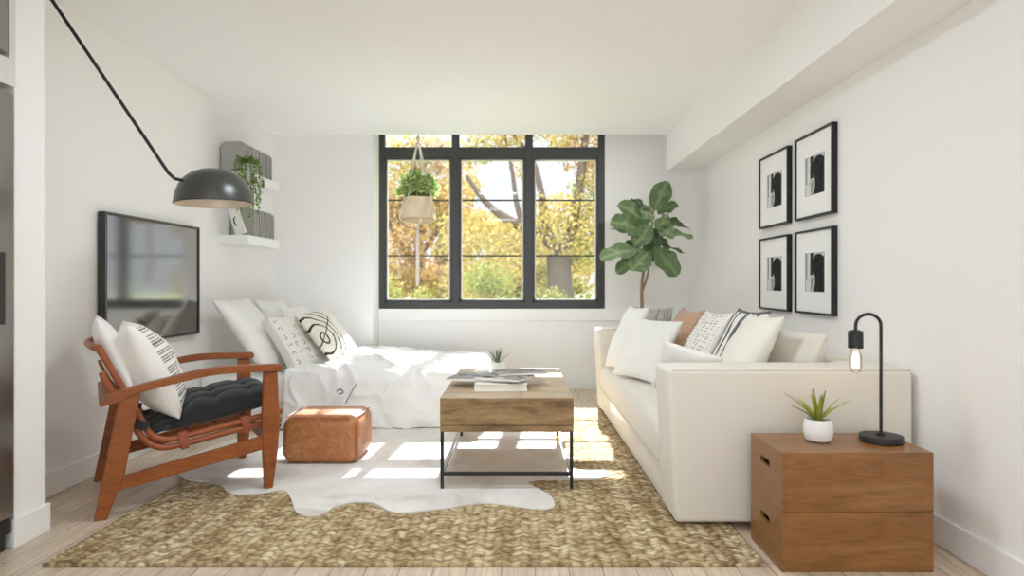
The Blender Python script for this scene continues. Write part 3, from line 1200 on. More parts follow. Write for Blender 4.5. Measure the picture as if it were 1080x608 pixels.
for sy in (-1, 1):
    y = sy * .345
    # back leg: raked board
    b = new()
    zb = .0005 if sy < 0 else .0005
    plate(b, [(-.385, zb), (-.335, zb), (-.265, .2), (-.205, .555), (-.285, .555), (-.345, .22)], [], lambda a, c, q: (a, y - .0175 + q, c), .035)
    bmesh.ops.bevel(b, geom=b.edges[:], offset=.004, segments=1, affect='EDGES')
    cp('leg', b, M['chair_wood'])
    # front leg: tapered board
    b = new()
    plate(b, [(.338, .0215), (.378, .0215), (.402, .2), (.412, .36), (.40, .61), (.335, .61), (.325, .36), (.33, .2)], [], lambda a, c, q: (a, y - .0175 + q, c), .035)
    bmesh.ops.bevel(b, geom=b.edges[:], offset=.004, segments=1, affect='EDGES')
    cp('leg', b, M['chair_wood'])
    # arm rest: bowed board
    b = new()
    ctr = smooth_path([(-.335, 0, .536), (-.20, 0, .574), (.087, 0, .628), (.30, 0, .630), (.42, 0, .626)], 6)
    up = [(p.x, p.z + (.020 if i > 3 else .024)) for i, p in enumerate(ctr)]
    dn = [(p.x, p.z - (.014 if i > 3 else .026)) for i, p in enumerate(ctr)]
    ww = .068
    plate(b, up + dn[::-1], [], lambda a, c, q: (a, y - ww / 2 + q, c), ww)
    bmesh.ops.bevel(b, geom=[e_ for e_ in b.edges if e_.calc_face_angle(0) > .6], offset=.006, segments=2, affect='EDGES')
    cp('arm_rest', b, M['chair_wood'])
    # side rail
    b = new()
    plate(b, [(-.32, .115), (.34, .222), (.345, .292), (-.30, .178)], [], lambda a, c, q: (a, y - .0125 + q, c), .025)
    bmesh.ops.bevel(b, geom=b.edges[:], offset=.003, segments=1, affect='EDGES')
    cp('side_rail', b, M['chair_wood'])
    # bent tubes of back and seat
    yy = sy * .287
    for k, off in enumerate((0, .036)):
        path = smooth_path([(-.365 if k == 0 else -.352, yy, .765 if k == 0 else .655), (-.30 - off * .9, yy, .63 if k == 0 else .60), (-.208 - off * .9, yy, .44 - off * .3), (-.165 - off * .8, yy, .355 - off * .5), (-.115 - off * .3, yy, .318 - off),
                            (-.03, yy, .318 - off), (.17, yy, .350 - off), (.43, yy, .392 - off)], 6)
        cp('frame_tube', tube(new(), path, .0155, 12), M['tube'])
    for (x, z, an) in ((-.02, .303, 9), (.26, .348, 9)):
        b = box(new(), -.02, .02, -.021, .021, -.042, .042, .006, 2)
        b.transform(Matrix.Translation((x, yy, z)) @ Matrix.Rotation(math.radians(-an), 4, 'Y'))
        cp('leather_wrap', b, M['wrap'])
    b = box(new(), -.04, .04, -.022, .022, -.022, .022, .006, 2)
    b.transform(Matrix.Translation((-.205, yy, .40)) @ Matrix.Rotation(math.radians(25), 4, 'Y'))
    cp('black_strap', b, M['charcoal'])
    # bolt joining tube and leg
    cp('bolt', tube(new(), [(.37, sy * .325, .36), (.37, sy * .28, .36)], .012, 10), M['tube'])
# cross members
b = new()
tube(b, smooth_path([(-.365, -.287, .765), (-.385, -.25, .768), (-.41, 0, .77), (-.385, .25, .768), (-.365, .287, .765)], 6), .0155, 12)
cp('top_tube', b, M['tube'])
cp('front_tube', tube(new(), [(.43, -.287, .392), (.43, .287, .392)], .0155, 12), M['tube'])
for x in (.0, .13, .26):
    cp('seat_slat', tube(new(), [(x, -.287, .33 + .16 * x), (x, .287, .33 + .16 * x)], .008, 8), M['tube'])
b = box(new(), -.055, .025, -.365, .365, -.011, .011, .004, 1)
b.transform(Matrix.Translation((-.312, 0, .530)) @ Matrix.Rotation(math.radians(-14), 4, 'Y'))
cp('rear_board', b, M['chair_wood'])
b = box(new(), -.012, .012, -.33, .33, -.06, .06, .003, 1)
b.transform(Matrix.Translation((-.30, 0, .2)) @ Matrix.Rotation(math.radians(14), 4, 'Y'))
cp('rear_stretcher', b, M['chair_wood'])
cp('front_stretcher', box(new(), .355, .38, -.33, .33, .235, .285, .003, 1), M['chair_wood'])
# tufted seat cushion
n = 54
vs = new()
V = {}
for side in (1, -1):
    for i in range(n + 1):
        for j in range(n + 1):
            a, c_ = 2 * i / n - 1, 2 * j / n - 1
            edge = i in (0, n) or j in (0, n)
            if edge and side == -1:
                V[(side, i, j)] = V[(1, i, j)]
                continue
            k = max(0, (1 - a ** 4) * (1 - c_ ** 4)) ** .42
            z = side * .055 * k
            if side == 1:
                dm = 0
                for pa in (-.55, 0, .55):
                    for pc in (-.55, 0, .55):
                        dm += math.exp(-((a - pa) ** 2 + (c_ - pc) ** 2) / .010) * .030
                lines = sum(math.exp(-((a - pa) / .07) ** 2) for pa in (-.55, 0, .55)) + sum(math.exp(-((c_ - pa) / .07) ** 2) for pa in (-.55, 0, .55))
                z += k * (.032 - dm - .012 * min(1.4, lines))
            x = .13 + .295 * a
            if side == 1 and not edge:
                z -= .055 * max(0, min(1, (.04 - x) / .08))
            V[(side, i, j)] = vs.verts.new((x, .275 * c_, .415 + .165 * (x - .13) + z))
    for i in range(n):
        for j in range(n):
            q = [V[(side, i, j)], V[(side, i + 1, j)], V[(side, i + 1, j + 1)], V[(side, i, j + 1)]]
            vs.faces.new(q if side == 1 else q[::-1])
cu = cp('seat_cushion', vs, M['charcoal'], angle=180)
for pa in (-.55, 0, .55):
    for pc in (-.55, 0, .55):
        x = .13 + .295 * pa
        b = new()
        bmesh.ops.create_icosphere(b, subdivisions=2, radius=.009, matrix=Matrix.Translation((x, .275 * pc, .415 + .165 * (x - .13) + .034)) @ Matrix.Diagonal((1, 1, .5, 1)))
        cp('tuft_button', b, M['charcoal'], cu)
CM = ROOT[t.name]
L = lambda x, y, z: CM @ Vector((x, y, z))
pw('plain white pillow tucked behind the patterned one on the lounge chair', L(-.225, -.235, .52), L(-.225, .24, .52), L(-.375, -.235, .895), .12, seed=8, grp='pillows on the lounge chair')
pw('white pillow with black dashed bands leaning in the lounge chair', L(-.035, -.265, .40), L(-.035, .22, .40), L(-.255, -.265, .862), .26, M['printed'], pat_dash_chair, 100, seed=9, grp='pillows on the lounge chair', full=.5)

# ------------------------------------------------------------------ leather pouf
b = box(new(), -1.345, -.92, 3.745, 4.13, .0215, .29, .05, 7)
for w in b.verts:
    cx_, cy_, cz_ = (w.co.x + 1.1325) / .2125, (w.co.y - 3.9375) / .1925, (w.co.z - .156) / .134
    w.co.z += .012 * max(0, cz_) * (1 - cx_ * cx_) * (1 - cy_ * cy_)
    w.co.y += .010 * cy_ * (1 - cz_ * cz_)
    w.co.x += .010 * cx_ * (1 - cz_ * cz_)
t = thing('pouf', (-1.1325, 3.9375, .0215), 'square caramel leather pouf on the cowhide beside the bed', 'pouf')
mesh_obj('cover', b, M['leather'], t)
b = new()
x0, x1, y0, y1, z0, z1 = -1.345, -.92, 3.745, 4.13, .0215, .29
i_, k_ = .0125, .05
for (p, q) in (((x0 + k_, y0 + i_ - .008, z1 - i_ + .008), (x1 - k_, y0 + i_ - .008, z1 - i_ + .008)), ((x0 + i_ - .006, y0 + k_, z1 - i_ + .006), (x0 + i_ - .006, y1 - k_, z1 - i_ + .006)),
               ((x1 - i_ + .006, y0 + k_, z1 - i_ + .006), (x1 - i_ + .006, y1 - k_, z1 - i_ + .006)),
               ((x1 - i_ + .008, y0 + i_ - .008, z0 + k_), (x1 - i_ + .008, y0 + i_ - .008, z1 - k_)), ((x0 + i_ - .008, y0 + i_ - .008, z0 + k_), (x0 + i_ - .008, y0 + i_ - .008, z1 - k_))):
    tube(b, [p, q], .0035, 8)
mesh_obj('piping', b, M['wrap'], t)

# ------------------------------------------------------------------ coffee table
TX0, TX1, TY0, TY1 = -.392, .282, 3.30, 4.463
TZ, TA = .481, .309
t = thing('coffee_table', ((TX0 + TX1) / 2, (TY0 + TY1) / 2, .0215), 'light mango wood coffee table on thin black metal legs', 'table')
xm = .02
b = new()
box(b, TX0, xm - .001, TY0 + .004, TY1, TZ - .022, TZ, .0015, 1)
mesh_obj('tabletop', b, M['table_wood'], t)
b = new()
box(b, xm + .001, TX1, TY0 + .004, TY1, TZ - .022, TZ, .0015, 1)
mesh_obj('lift_top', b, M['table_wood'], t)
b = new()
box(b, TX0 + .003, TX1 - .003, TY0 + .022, TY1 - .002, TA + .03, TZ - .0225)
mesh_obj('box_body', b, M['table_end'], t)
mesh_obj('drawer_front', box(new(), TX0, TX1, TY0, TY0 + .021, TA + .034, TZ - .001, .002, 1), M['table_end'], t)
b = new()
box(b, TX0, TX1, TY0, TY1, TA, TA + .031, .002, 1)
mesh_obj('bottom_board', b, M['table_end'], t)
q = .016
for x in (TX0 + .002, TX1 - q - .002):
    for y in (TY0 + .004, TY1 - q - .004):
        mesh_obj('leg', box(new(), x, x + q, y, y + q, .0215, TA - .0005), M['black_metal'], t)
for y in (TY0 + .004, TY1 - q - .004):
    mesh_obj('rail', box(new(), TX0 + q, TX1 - q, y, y + q, .088, .104), M['black_metal'], t)
for x in (TX0 + .002, TX1 - q - .002):
    mesh_obj('rail', box(new(), x, x + q, TY0 + q, TY1 - q, .088, .104), M['steel'], t)

# books and magazines
TT = TZ + .0005
Yb = 3.70
t = thing('book', (-.13, 3.62, TT), 'thick white book at the bottom of the pile on the coffee table', 'book', 'reading pile on the coffee table')
bx0, bx1, by0, by1 = -.232, .052, 3.50, 3.74
b = new()
box(b, bx0, bx1, by0, by1, TT, TT + .003)
box(b, bx0, bx1, by0, by1, TT + .035, TT + .038)
box(b, bx0 - .001, bx0 + .003, by0, by1, TT, TT + .038)
mesh_obj('cover', b, M['book_white'], t)
mesh_obj('pages', box(new(), bx0 + .003, bx1 - .004, by0 + .004, by1 - .004, TT + .003, TT + .035), M['page'], t)


def magazine(c, rz, w, d, z, thick, lab, seed, tiltx=0):
    t = thing('magazine', (c[0], c[1], z), lab, 'magazine', 'reading pile on the coffee table', rz=rz)
    n = 30
    s = Soup()
    rn = random.Random(seed)
    bars = [(rn.uniform(-1, .6), rn.uniform(.1, .5), rn.uniform(-1, .7), rn.uniform(.1, .5), rn.choice([46, 70, 96, 120, 190, 205])) for _ in range(9)]
    for i in range(n + 1):
        for j in range(n + 1):
            a, bb = 2 * i / n - 1, 2 * j / n - 1
            g = 150
            for (p, pw_, r, rh, val) in bars:
                if p < a < p + pw_ and r < bb < r + rh:
                    g = val
            s.v.append(tuple(CMt(t) @ Vector((a * w / 2, bb * d / 2, thick + .006 * (1 - a * a) * .5 + tiltx * a))))
            s.c.append(lin((g, g * .985, g * .96)))
    for i in range(n):
        for j in range(n):
            k = i * (n + 1) + j
            s.f.append((k, k + n + 1, k + n + 2, k + 1))
    s.build('cover_print', M['paper'], t)
    b = new()
    n = 10
    top, bot = [], []
    for i in range(n + 1):
        a = 2 * i / n - 1
        top.append((a * w / 2, thick - .0007 + .006 * (1 - a * a) * .5 + tiltx * a))
        bot.append((a * w / 2, .0005 + tiltx * a * .9 + abs(tiltx)))
    plate(b, bot + top[::-1], [], lambda a, c_, q_: (a, -d / 2 + q_, c_), d)
    mesh_obj('pages', b, M['page'], t, world=False)
    return t


def CMt(t): return ROOT[t.name]


magazine((-.21, 3.72), math.radians(-10), .34, .25, TT + .0385, .010, 'grey magazine spread on the left of the white book', 11)
magazine((-.07, 3.63), math.radians(-24), .27, .22, TT + .0525, .010, 'open dark magazine on the middle of the reading pile', 12)
magazine((.01, 3.73), math.radians(14), .28, .20, TT + .0675, .009, 'pale magazine on top of the pile pointing right', 15)

def spiky(name, c, lab, pot_prof, soil, nleaf, L, W, cols, spread, seed):
    rn = random.Random(seed)
    t = thing(name, c, lab, 'plant')
    pot_plant_pot(t, c, pot_prof, *soil)
    s = Soup()
    for k in range(nleaf):
        a = 2 * math.pi * k / nleaf + rn.uniform(-.3, .3)
        tl = rn.uniform(.08, spread)
        ln = L * rn.uniform(.7, 1.05)
        out = Vector((math.cos(a), math.sin(a), 0))
        p = Vector(c) + Vector((0, 0, soil[1])) + out * .008
        sd = Vector((-out.y, out.x, 0))
        pts, fc = [], []
        N = 7
        for i in range(N + 1):
            f = i / N
            th = tl * (1 + .35 * f)
            q = p + out * math.sin(th) * ln * f + Vector((0, 0, math.cos(th) * ln * f))
            nrm = out * math.cos(th) - Vector((0, 0, math.sin(th)))
            w_ = W * (.55 + .9 * f if f < .25 else 1.0) * (1 - max(0, f - .15) ** 1.3) * .5 + .0006
            pts += [q - sd * w_ - nrm * w_ * .3, q + nrm * w_ * .25, q + sd * w_ - nrm * w_ * .3]
            if i:
                o_ = 3 * (i - 1)
                fc += [(o_, o_ + 1, o_ + 4, o_ + 3), (o_ + 1, o_ + 2, o_ + 5, o_ + 4)]
        s.add(pts, fc, lin(rn.choice(cols)))
    s.build('leaves', M['leaf'], t)
    return t


c = Vector((-.127, 4.17, TT))
spiky('potted_succulent', c, 'small spiky grey green succulent in a white pot on the coffee table', [(0, 0), (.042, 0), (.05, .008), (.053, .04), (.052, .075), (.049, .078), (.046, .074), (.046, .06), (0, .06)], (.045, .066), 11, .12, .013,
      [(112, 128, 100), (134, 148, 118), (98, 114, 88)], .72, 4)
t = thing('dish', (-.225, 4.10, TT), 'small white lidded dish left of the succulent pot', 'dish')
b = new()
lathe(b, [(0, 0), (.03, 0), (.045, .012), (.048, .03), (.044, .031), (.0, .028)], (-.225, 4.10, TT))
mesh_obj('bowl', b, M['ceramic'], t)
b = new()
lathe(b, [(.046, .0315), (.04, .040), (.015, .046), (.008, .05), (.0, .052)], (-.225, 4.10, TT))
mesh_obj('lid', b, M['ceramic'], t)

# ------------------------------------------------------------------ sofa
SX0, SX1 = .675, 1.698
t = thing('sofa', (1.19, 4.18, .0), 'long cream upholstered sofa along the right wall', 'sofa')


def shear(b, zt_):
    for w in b.verts:
        f = max(0, min(1, (w.co.z - .05) / .64))
        if w.co.x < 1.1:
            w.co.x -= .032 * f
    return b


mesh_obj('base', box(new(), SX0 + .012, SX1, 3.078, 5.302, .03, .2, .008, 2), M['sofa'], t)
for (y0, y1) in ((2.805, 3.08), (5.30, 5.56)):
    a_ = mesh_obj('arm', shear(box(new(), SX0, SX1, y0, y1, .03, .69, .022, 4), .69), M['sofa'], t)
    b = new()
    e = .008
    for yy in (y0 + e, y1 - e):
        tube(b, [(SX0 - .012, yy, .683), (SX1 - .01, yy, .683)], .0035, 6)
    tube(b, [(SX1 - .007, y0 + .007, .06), (SX1 - .007, y0 + .007, .675)], .0035, 6)
    mesh_obj('piping', b, M['piping'], a_)
mesh_obj('back_rest', box(new(), 1.50, SX1, 3.078, 5.302, .03, .69, .03, 4), M['sofa'], t)
# bench seat with a soft front edge
b = new()
ns, nt_ = 40, 60
prof = []
for k in range(0, 15):
    a = math.pi / 2 * k / 14
    prof.append((SX0 - .008 + .075 - .075 * math.sin(a), .40 - .085 + .085 * math.cos(a)))
prof = [(1.52, .41), (1.2, .415), (.9, .408)] + prof + [(SX0 - .008, .26), (SX0 - .002, .212), (SX0 + .03, .2005), (1.52, .2005)]
out = prof
plate(b, out, [], lambda a, c_, q: (a, 3.085 + q, c_), 5.295 - 3.085)
mesh_obj('seat_cushion', b, M['sofa'], t, angle=40)
b = new()
tube(b, [(SX0 - .009, 3.09, .216), (SX0 - .009, 5.29, .216)], .003, 6)
mesh_obj('seam', b, M['piping'], t)
for (y0, y1, sd) in ((3.09, 4.19, 21), (4.195, 5.29, 22)):
    o = cushion('back_cushion', (1.40, y1, .43), (1.40, y0, .43), (1.47, y1, .82), .22, M['sofa'], None, 26, seed=sd, pinch=.09, full=.5)
    Mw = o.matrix_world.copy()
    o.parent = t
    o.matrix_parent_inverse = ROOT[t.name].inverted()
    o.matrix_basis = Mw
for x in (SX0 + .12, SX1 - .16):
    for y in (2.9, 5.46):
        mesh_obj('foot', box(new(), x, x + .06, y - .03, y + .03, .0145 if x < 1 - .1 else .0005, .03), M['dark_plastic'], t)

g = 'cushions on the sofa'
zs = .415
pw('plain white cushion farthest along the sofa against the far arm', (.69, 5.06, zs), (.75, 4.63, zs), (.88, 5.17, .885), .15, seed=31, grp=g, cat='cushion', name='cushion')
pw('plain white cushion standing in front of the knitted grey one', (.67, 4.60, zs), (.87, 4.18, zs), (.88, 4.72, .81), .16, seed=32, grp=g, cat='cushion', name='cushion')
pw('grey and white knitted cushion at the far end of the sofa', (.86, 5.22, zs), (1.13, 4.99, zs), (.94, 5.25, .875), .10, M['knit'], pat_knit, 84, seed=33, grp=g, cat='cushion', name='cushion')
pw('tan suede cushion in the middle of the sofa', (.99, 4.86, zs), (1.02, 4.36, zs), (1.235, 4.93, .88), .14, M['tan'], seed=34, grp=g, cat='cushion', name='cushion', pinch=.12)
pw('white cushion with rows of grey dashes beside the tan one', (.985, 4.24, zs), (1.015, 3.80, zs), (1.235, 4.29, .885), .13, M['printed'], pat_dash, 96, seed=35, grp=g, cat='cushion', name='cushion')
pw('white cushion with broad charcoal stripes behind the cream one', (1.03, 3.82, zs), (1.06, 3.40, zs), (1.30, 3.86, .915), .09, M['printed'], pat_stripe, 84, seed=36, grp=g, cat='cushion', name='cushion')
pw('large cream cushion nearest the camera behind the sofa arm', (1.02, 3.58, zs), (1.05, 3.19, zs), (1.285, 3.63, .895), .16, M['cream'], seed=37, grp=g, cat='cushion', name='cushion')
pw('small white cushion leaning inside the near sofa arm', (.96, 3.38, .435), (.68, 3.45, .515), (1.03, 3.20, .69), .09, seed=38, grp=g, cat='cushion', name='cushion')

# ------------------------------------------------------------------ crates
CX0, CX1, CY0, CY1 = .968, 1.526, 2.398, 2.715


def crate(z0, z1, lab):
    t = thing('wooden_crate', ((CX0 + CX1) / 2, (CY0 + CY1) / 2, z0), lab, 'crate', 'stacked wooden crates')
    k = .014
    b = new()
    box(b, CX0 + k, CX1, CY0, CY0 + k, z0, z1, .0015, 1)
    box(b, CX0 + k, CX1, CY1 - k, CY1, z0, z1, .0015, 1)
    box(b, CX1 - k, CX1, CY0 + k, CY1 - k, z0, z1)
    box(b, CX0 + k, CX1 - k, CY0 + k, CY1 - k, z1 - k, z1 - .0003)
    box(b, CX0 + k, CX1 - k, CY0 + k, CY1 - k, z0, z0 + k)
    mesh_obj('body', b, M['crate'], t)
    yc, zc, hl, hr = (CY0 + CY1) / 2 + .005, z0 + (z1 - z0) * .66, .035, .0135
    hole = []
    for i in range(9):
        a = -math.pi / 2 + math.pi * i / 8
        hole.append((yc + hl + hr * math.cos(a), zc + hr * math.sin(a)))
    for i in range(9):
        a = math.pi / 2 + math.pi * i / 8
        hole.append((yc - hl + hr * math.cos(a), zc + hr * math.sin(a)))
    b = new()
    plate(b, [(CY0, z0), (CY1, z0), (CY1, z1), (CY0, z1)], [hole], lambda a, c_, q: (CX0 + q, a, c_), k - .0003)
    mesh_obj('end_panel', b, M['crate'], t)


crate(.0005, .2195, 'lower brown wooden crate standing on the floor')
crate(.2205, .438, 'upper brown wooden crate carrying the black table lamp')

# table lamp
c = Vector((1.43, 2.575, .4385))
t = thing('table_lamp', c, 'black hook shaped table lamp with bare glowing bulb on the crates', 'lamp')
b = new()
lathe(b, [(0, 0), (.076, 0), (.079, .002), (.079, .021), (.077, .024), (0, .024)], c, 48)
mesh_obj('base', b, M['black_metal'], t)
b = new()
lathe(b, [(0, .0242), (.017, .0242), (.017, .03), (.009, .034), (0, .034)], c, 24)
mesh_obj('collar', b, M['black_metal'], t)
R = .05
top = .455
path = [c + Vector((0, 0, .03)), c + Vector((0, 0, top))] + [c + Vector((-R + R * math.cos(a), 0, top + R * math.sin(a) * .9)) for a in [math.pi * k / 14 for k in range(1, 15)]] + [c + Vector((-2 * R, 0, top - .03))]
b = new()
tube(b, path, .0062, 12)
mesh_obj('pole', b, M['black_metal'], t)
sx_ = c + Vector((-2 * R, 0, 0))
b = new()
lathe(b, [(0, top - .015), (.012, top - .017), (.026, top - .022), (.028, top - .026), (.028, top - .088), (.024, top - .09), (0, top - .09)], sx_, 32)
mesh_obj('socket', b, M['black_metal'], t)
b = new()
lathe(b, [(.013, top - .0905), (.015, top - .10), (.021, top - .112), (.0225, top - .13), (.0225, top - .165), (.018, top - .18), (.008, top - .187), (0, top - .188)], sx_, 28)
bl = mesh_obj('bulb', b, M['bulb_glass'], t)
b = new()
for k in range(6):
    a = 2 * math.pi * k / 6
    tube(b, [sx_ + Vector((.004 * math.cos(a), .004 * math.sin(a), top - .105)), sx_ + Vector((.0105 * math.cos(a), .0105 * math.sin(a), top - .12)), sx_ + Vector((.0105 * math.cos(a + .3), .0105 * math.sin(a + .3), top - .165))], .0016, 6)
mesh_obj('filament', b, M['filament'], bl)

c = Vector((1.185, 2.58, .4385))
spiky('potted_aloe', c, 'small spiky yellow green aloe in a white pot on the upper crate', [(0, 0), (.034, 0), (.046, .006), (.054, .025), (.056, .045), (.053, .07), (.049, .086), (.046, .087), (.044, .083), (.045, .072), (0, .072)], (.043, .078), 15, .15, .017,
      [(140, 150, 58), (158, 166, 72), (122, 134, 50), (172, 176, 88)], .95, 21)

# ------------------------------------------------------------------ fiddle leaf fig
Yf = 5.98
c = Vector((1.15, Yf, .0005))
t = thing('fiddle_leaf_fig', c, 'tall fiddle leaf fig standing in the corner beyond the sofa', 'plant')
pot_plant_pot(t, c, [(0, 0), (.14, 0), (.16, .02), (.18, .3), (.182, .33), (.165, .33), (.16, .29), (0, .29)], .159, .302, 'pot_terra')
b = new()
tube(b, smooth_path([c + Vector((-.01, 0, .29)), PY(677, 330, Yf), PY(677, 300, Yf), PY(680, 280, Yf), PY(686, 250, Yf), PY(690, 215, Yf)], 6), [.019 - .012 * i / 30 for i in range(31)], 10)
tube(b, smooth_path([PY(678, 306, Yf), PY(683, 290, Yf - .03), PY(685, 275, Yf - .05), PY(697, 245, Yf - .06), PY(705, 225, Yf)], 6), [.011 - .006 * i / 24 for i in range(25)], 8)
mesh_obj('trunk', b, M['fig_trunk'], t)
s = Soup()


def fig_leaf(p0, p1, wid, face, col, cup=.18, droop=.12):
    p0, p1 = Vector(p0), Vector(p1)
    d = p1 - p0
    Ln = d.length
    d.normalize()
    face = (Vector(face) - d * Vector(face).dot(d)).normalized()
    sd = d.cross(face)
    N, K = 12, 8
    pts, fc, cols = [], [], []
    b0 = len(s.v)
    for i in range(N + 1):
        f = i / N
        w = wid * .5 * (math.sin(math.pi * min(1, f ** .80 * .97 + .015)) ** .62) * (.62 + .52 * f)
        for k in range(K + 1):
            g = 2 * k / K - 1
            wave = .16 * math.sin(f * 13 + g * 2 + Ln * 90) * abs(g) * wid * .5
            q = p0 + d * Ln * f + sd * w * g + face * (cup * w * abs(g) ** 1.5 + wave - droop * Ln * f * f + .012 * math.cos(f * 26) * abs(g) * wid)
            pts.append(q)
            vein = abs(g) < .07 or abs(((f * 6.5 - abs(g) * 1.1) % 1) - .5) < .06
            cc = [x * (1.28 if vein else 1) for x in col]
            cols.append(lin(cc))
    for i in range(N):
        for k in range(K):
            o_ = i * (K + 1) + k
            fc.append((o_, o_ + 1, o_ + K + 2, o_ + K + 1))
    s.v += [tuple(p) for p in pts]
    s.f += [tuple(b0 + i for i in f) for f in fc]
    s.c += cols


G1, G2, G3, G4 = (114, 134, 94), (98, 120, 80), (134, 152, 116), (74, 96, 64)
cam = Vector((-.25, -1, .0))
leaves = [  # base px, tip px, width, facing, colour, depth at base and tip
    ((690, 222), (703, 191), .17, (-.3, -1, .2), G2, 0, -.05),
    ((688, 226), (668, 208), .13, (-.2, -.6, .9), G4, 0, -.1),
    ((684, 236), (655, 214), .20, (-.1, -1, .5), G1, -.05, -.16),
    ((680, 244), (647, 231), .21, (-.1, -.9, .6), G1, -.1, -.25),
    ((680, 250), (646, 238), .13, (-.3, -.4, .9), G2, -.05, -.1),
    ((676, 262), (634, 268), .18, (.1, -.7, .9), G3, -.1, -.28),
    ((690, 238), (706, 232), .15, (.2, -.9, .5), G1, -.08, -.2),
    ((694, 233), (728, 238), .13, (.2, -.35, 1), G4, 0, -.05),
    ((693, 245), (731, 247), .12, (0, -.5, 1), G3, -.05, -.15),
    ((692, 258), (722, 264), .12, (.2, -.3, 1), G4, .0, 0),
    ((690, 262), (716, 289), .19, (.2, -1, .35), G2, -.08, -.18),
    ((684, 266), (667, 284), .18, (0, -1, .4), G1, -.12, -.22),
    ((676, 268), (650, 286), .14, (-.3, -.8, .5), G2, -.05, -.12),
    ((682, 240), (694, 258), .16, (.1, -1, .4), G4, -.02, -.1),
    ((676, 256), (655, 268), .15, (-.2, -.8, .6), G4, .0, -.04),
    ((688, 250), (708, 262), .14, (.2, -.7, .7), G2, .02, .06),
    ((690, 228), (676, 222), .15, (-.1, -.9, .5), G3, -.06, -.14),
    ((694, 226), (714, 212), .12, (.3, -.4, .8), G2, .05, .14),
    ((682, 232), (664, 246), .14, (-.3, -.8, .5), G2, .05, .12),
    ((686, 238), (670, 258), .16, (-.1, -1, .3), G1, -.1, -.2),
    ((690, 252), (684, 276), .15, (0, -1, .3), G4, -.02, -.06),
    ((694, 240), (712, 248), .14, (.1, -.9, .5), G3, -.1, -.18),
    ((690, 246), (715, 228), .12, (.3, -.4, .8), G4, .1, .2),
]
for (p, q, w, fc, cc, d0, d1) in leaves:
    fig_leaf(PY(*p, Yf + d0), PY(*q, Yf + d1), w * 1.34, fc, cc)
s.build('foliage', M['leaf'], t)

# ------------------------------------------------------------------ hanging planter
Yh = 6.40
hs = F / Yh
c = PY(440.5, 233, Yh)
t = thing('hanging_planter', PY(440.5, 300, Yh), 'cream pot with bushy green plant hanging in a macrame cord at the window', 'planter')
pr = .152
ph = .235
b = new()
lathe(b, [(0, .012), (.148, .012), (.156, .02), (.152, .10), (.142, .19), (.137, .225), (.13, .226), (.128, .2), (0, .2)], c, 40)
mesh_obj('pot', b, M['pot_cream'], t)
b = new()
lathe(b, [(0, -.012), (.15, -.012), (.163, .004), (.163, .011), (0, .011)], c, 40)
mesh_obj('saucer', b, M['saucer'], t)
b = new()
lathe(b, [(0, .206), (.126, .203), (.126, .195), (0, .195)], c, 30)
mesh_obj('soil', b, M['soil'], t)
top = PY(440.5, 100, Yh)
top.z = ZP - .004
knot_t = PY(441, 146, Yh)
knot_b = c + Vector((0, 0, -.03))
b = new()
tube(b, [knot_t + Vector((0, 0, -.02)), top], .008, 8)
for k in range(4):
    a = math.pi / 4 + math.pi / 2 * k + .35
    o_ = Vector((math.cos(a), math.sin(a), 0))
    rimp = c + o_ * .162 + Vector((0, 0, .20))
    tube(b, [knot_t, rimp], .0065, 8)
    a2 = a + math.pi / 4
    for sg in (1, -1):
        am = a + sg * math.pi / 4
        om = Vector((math.cos(am), math.sin(am), 0))
        tube(b, smooth_path([rimp, c + (o_ + om).normalized() * .168 + Vector((0, 0, .11)), c + om * .172 + Vector((0, 0, .012)), c + om * .10 + Vector((0, 0, -.022)), knot_b], 5), .0055, 6)
mesh_obj('macrame_cord', b, M['rope'], t)
b = new()
for kp in (knot_t, knot_b):
    bmesh.ops.create_icosphere(b, subdivisions=2, radius=.02, matrix=Matrix.Translation(kp))
mesh_obj('knot', b, M['rope'], t)
b = new()
for k in range(7):
    a = 2 * math.pi * k / 7
    tube(b, smooth_path([knot_b, knot_b + Vector((.012 * math.cos(a), .012 * math.sin(a), -.15)), knot_b + Vector((.014 * math.cos(a + .5), .012 * math.sin(a), -.58 + .03 * math.sin(k * 2.1)))], 5), .006, 6)
mesh_obj('tassel', b, M['rope'], t)
s = Soup()
st = new()
HG = [(160, 184, 108), (184, 204, 128), (204, 218, 152), (136, 164, 88), (220, 230, 178)]
for k in range(130):
    d = rvec()
    d.z = abs(d.z) * .9 + .15
    p0 = c + Vector((d.x * .08, d.y * .08, .2))
    p3 = c + Vector((d.x * .225, d.y * .19, .22 + d.z * .28))
    pth = smooth_path([p0, (p0 + p3) / 2 + Vector((0, 0, .05)), p3], 5)
    tube(st, pth, .0016, 4)
    for q in pth[3:]:
        for _ in range(4):
            s.leaf(q + rvec() * .025, rvec() + Vector((0, 0, .2)), rvec(), random.uniform(.025, .045), .024, lin(random.choice(HG)))
mesh_obj('stem', st, M['leaf_stem'] if 'leaf_stem' in M else M['fig_trunk'], t)
s.build('foliage', M['leaf_thin'], t)

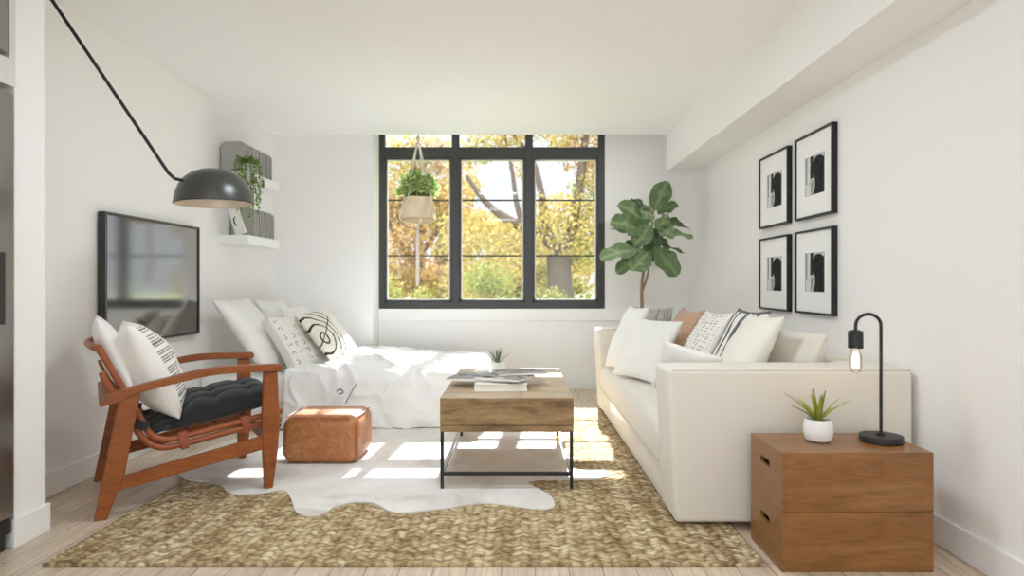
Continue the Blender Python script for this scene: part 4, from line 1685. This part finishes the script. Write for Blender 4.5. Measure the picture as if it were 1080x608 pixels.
# ------------------------------------------------------------------ light
w = bpy.data.worlds.new('sky_with_fill')
sc.world = w
w.use_nodes = True
wt = w.node_tree
bg = wt.nodes['Background']
tc = wt.nodes.new('ShaderNodeTexCoord')
sx = wt.nodes.new('ShaderNodeSeparateXYZ')
wt.links.new(tc.outputs['Generated'], sx.inputs[0])
mr = wt.nodes.new('ShaderNodeMapRange')          # sky strength raised behind the camera as added fill for the room
mr.interpolation_type = 'SMOOTHSTEP'
mr.inputs['From Min'].default_value = .1
mr.inputs['From Max'].default_value = -.6
mr.inputs['To Min'].default_value = SKY_TREES
mr.inputs['To Max'].default_value = SKY_FILL
wt.links.new(sx.outputs['Y'], mr.inputs['Value'])
bg.inputs['Color'].default_value = (.84, .92, 1.0, 1)
mz = wt.nodes.new('ShaderNodeMapRange')          # and brighter overhead than at the horizon
mz.interpolation_type = 'SMOOTHSTEP'
mz.inputs['From Min'].default_value = .28
mz.inputs['From Max'].default_value = .75
mz.inputs['To Min'].default_value = 0
mz.inputs['To Max'].default_value = SKY_TOP - SKY_TREES
wt.links.new(sx.outputs['Z'], mz.inputs['Value'])
sm = wt.nodes.new('ShaderNodeMath')
wt.links.new(mr.outputs[0], sm.inputs[0])
wt.links.new(mz.outputs[0], sm.inputs[1])
wt.links.new(sm.outputs[0], bg.inputs['Strength'])

sd = bpy.data.lights.new('sun', 'SUN')
sd.energy = 18.0
sd.angle = math.radians(.6)
sd.color = (.93, .97, 1)
so = bpy.data.objects.new('sun', sd)
COL.objects.link(so)
so.rotation_euler = Vector((-.075, -1, -.83)).to_track_quat('-Z', 'Y').to_euler()
so.location = (1, 20, 16)

# broad fill lights added under the ceiling, out of view, to brighten the room
for (x, y, pw_) in ((-.3, 2.95, 25), (-.35, .8, 8), (-.35, -1.3, 12)):
    ld = bpy.data.lights.new('added_fill_light', 'AREA')
    ld.shape = 'DISK'
    ld.size = .6
    ld.energy = pw_
    ld.color = (.80, .905, 1)
    lo = bpy.data.objects.new('added_fill_light', ld)
    COL.objects.link(lo)
    lo.location = (x, y, ZC - .02)

# unseen spotlight by the soffit, added to lift the dim window wall
ld = bpy.data.lights.new('added_fill_spot', 'SPOT')
ld.energy = 85
ld.spot_size = math.radians(41)
ld.spot_blend = 1
ld.shadow_soft_size = .05
ld.color = (.84, .93, 1)
lo = bpy.data.objects.new('added_fill_spot', ld)
COL.objects.link(lo)
lo.location = (1.31, 2.9, 2.38)
lo.rotation_euler = (Vector((.45, 6.54, 1.35)) - Vector(lo.location)).to_track_quat('-Z', 'Y').to_euler()

# ------------------------------------------------------------------ camera
cd = bpy.data.cameras.new('camera')
cd.sensor_width = 36
cd.lens = F / 1080 * 36
cd.shift_x = -(CX - 540) / 1080
cd.shift_y = (CY - 304) / 1080
cd.clip_end = 300
cd.dof.use_dof = True
cd.dof.focus_distance = 3.6
cd.dof.aperture_fstop = 1.8
co = bpy.data.objects.new('camera', cd)
COL.objects.link(co)
co.location = (0, 0, H)
co.rotation_euler = (math.pi / 2, 0, 0)
sc.camera = co

sc.view_settings.view_transform = 'Standard'
sc.view_settings.look = 'None'
sc.view_settings.gamma = 1
sc.view_settings.use_curve_mapping = False
sc.view_settings.exposure = 0.0
sc.cycles.use_denoising = True
sc.cycles.diffuse_bounces = 12
sc.cycles.max_bounces = 16
sc.cycles.transparent_max_bounces = 16
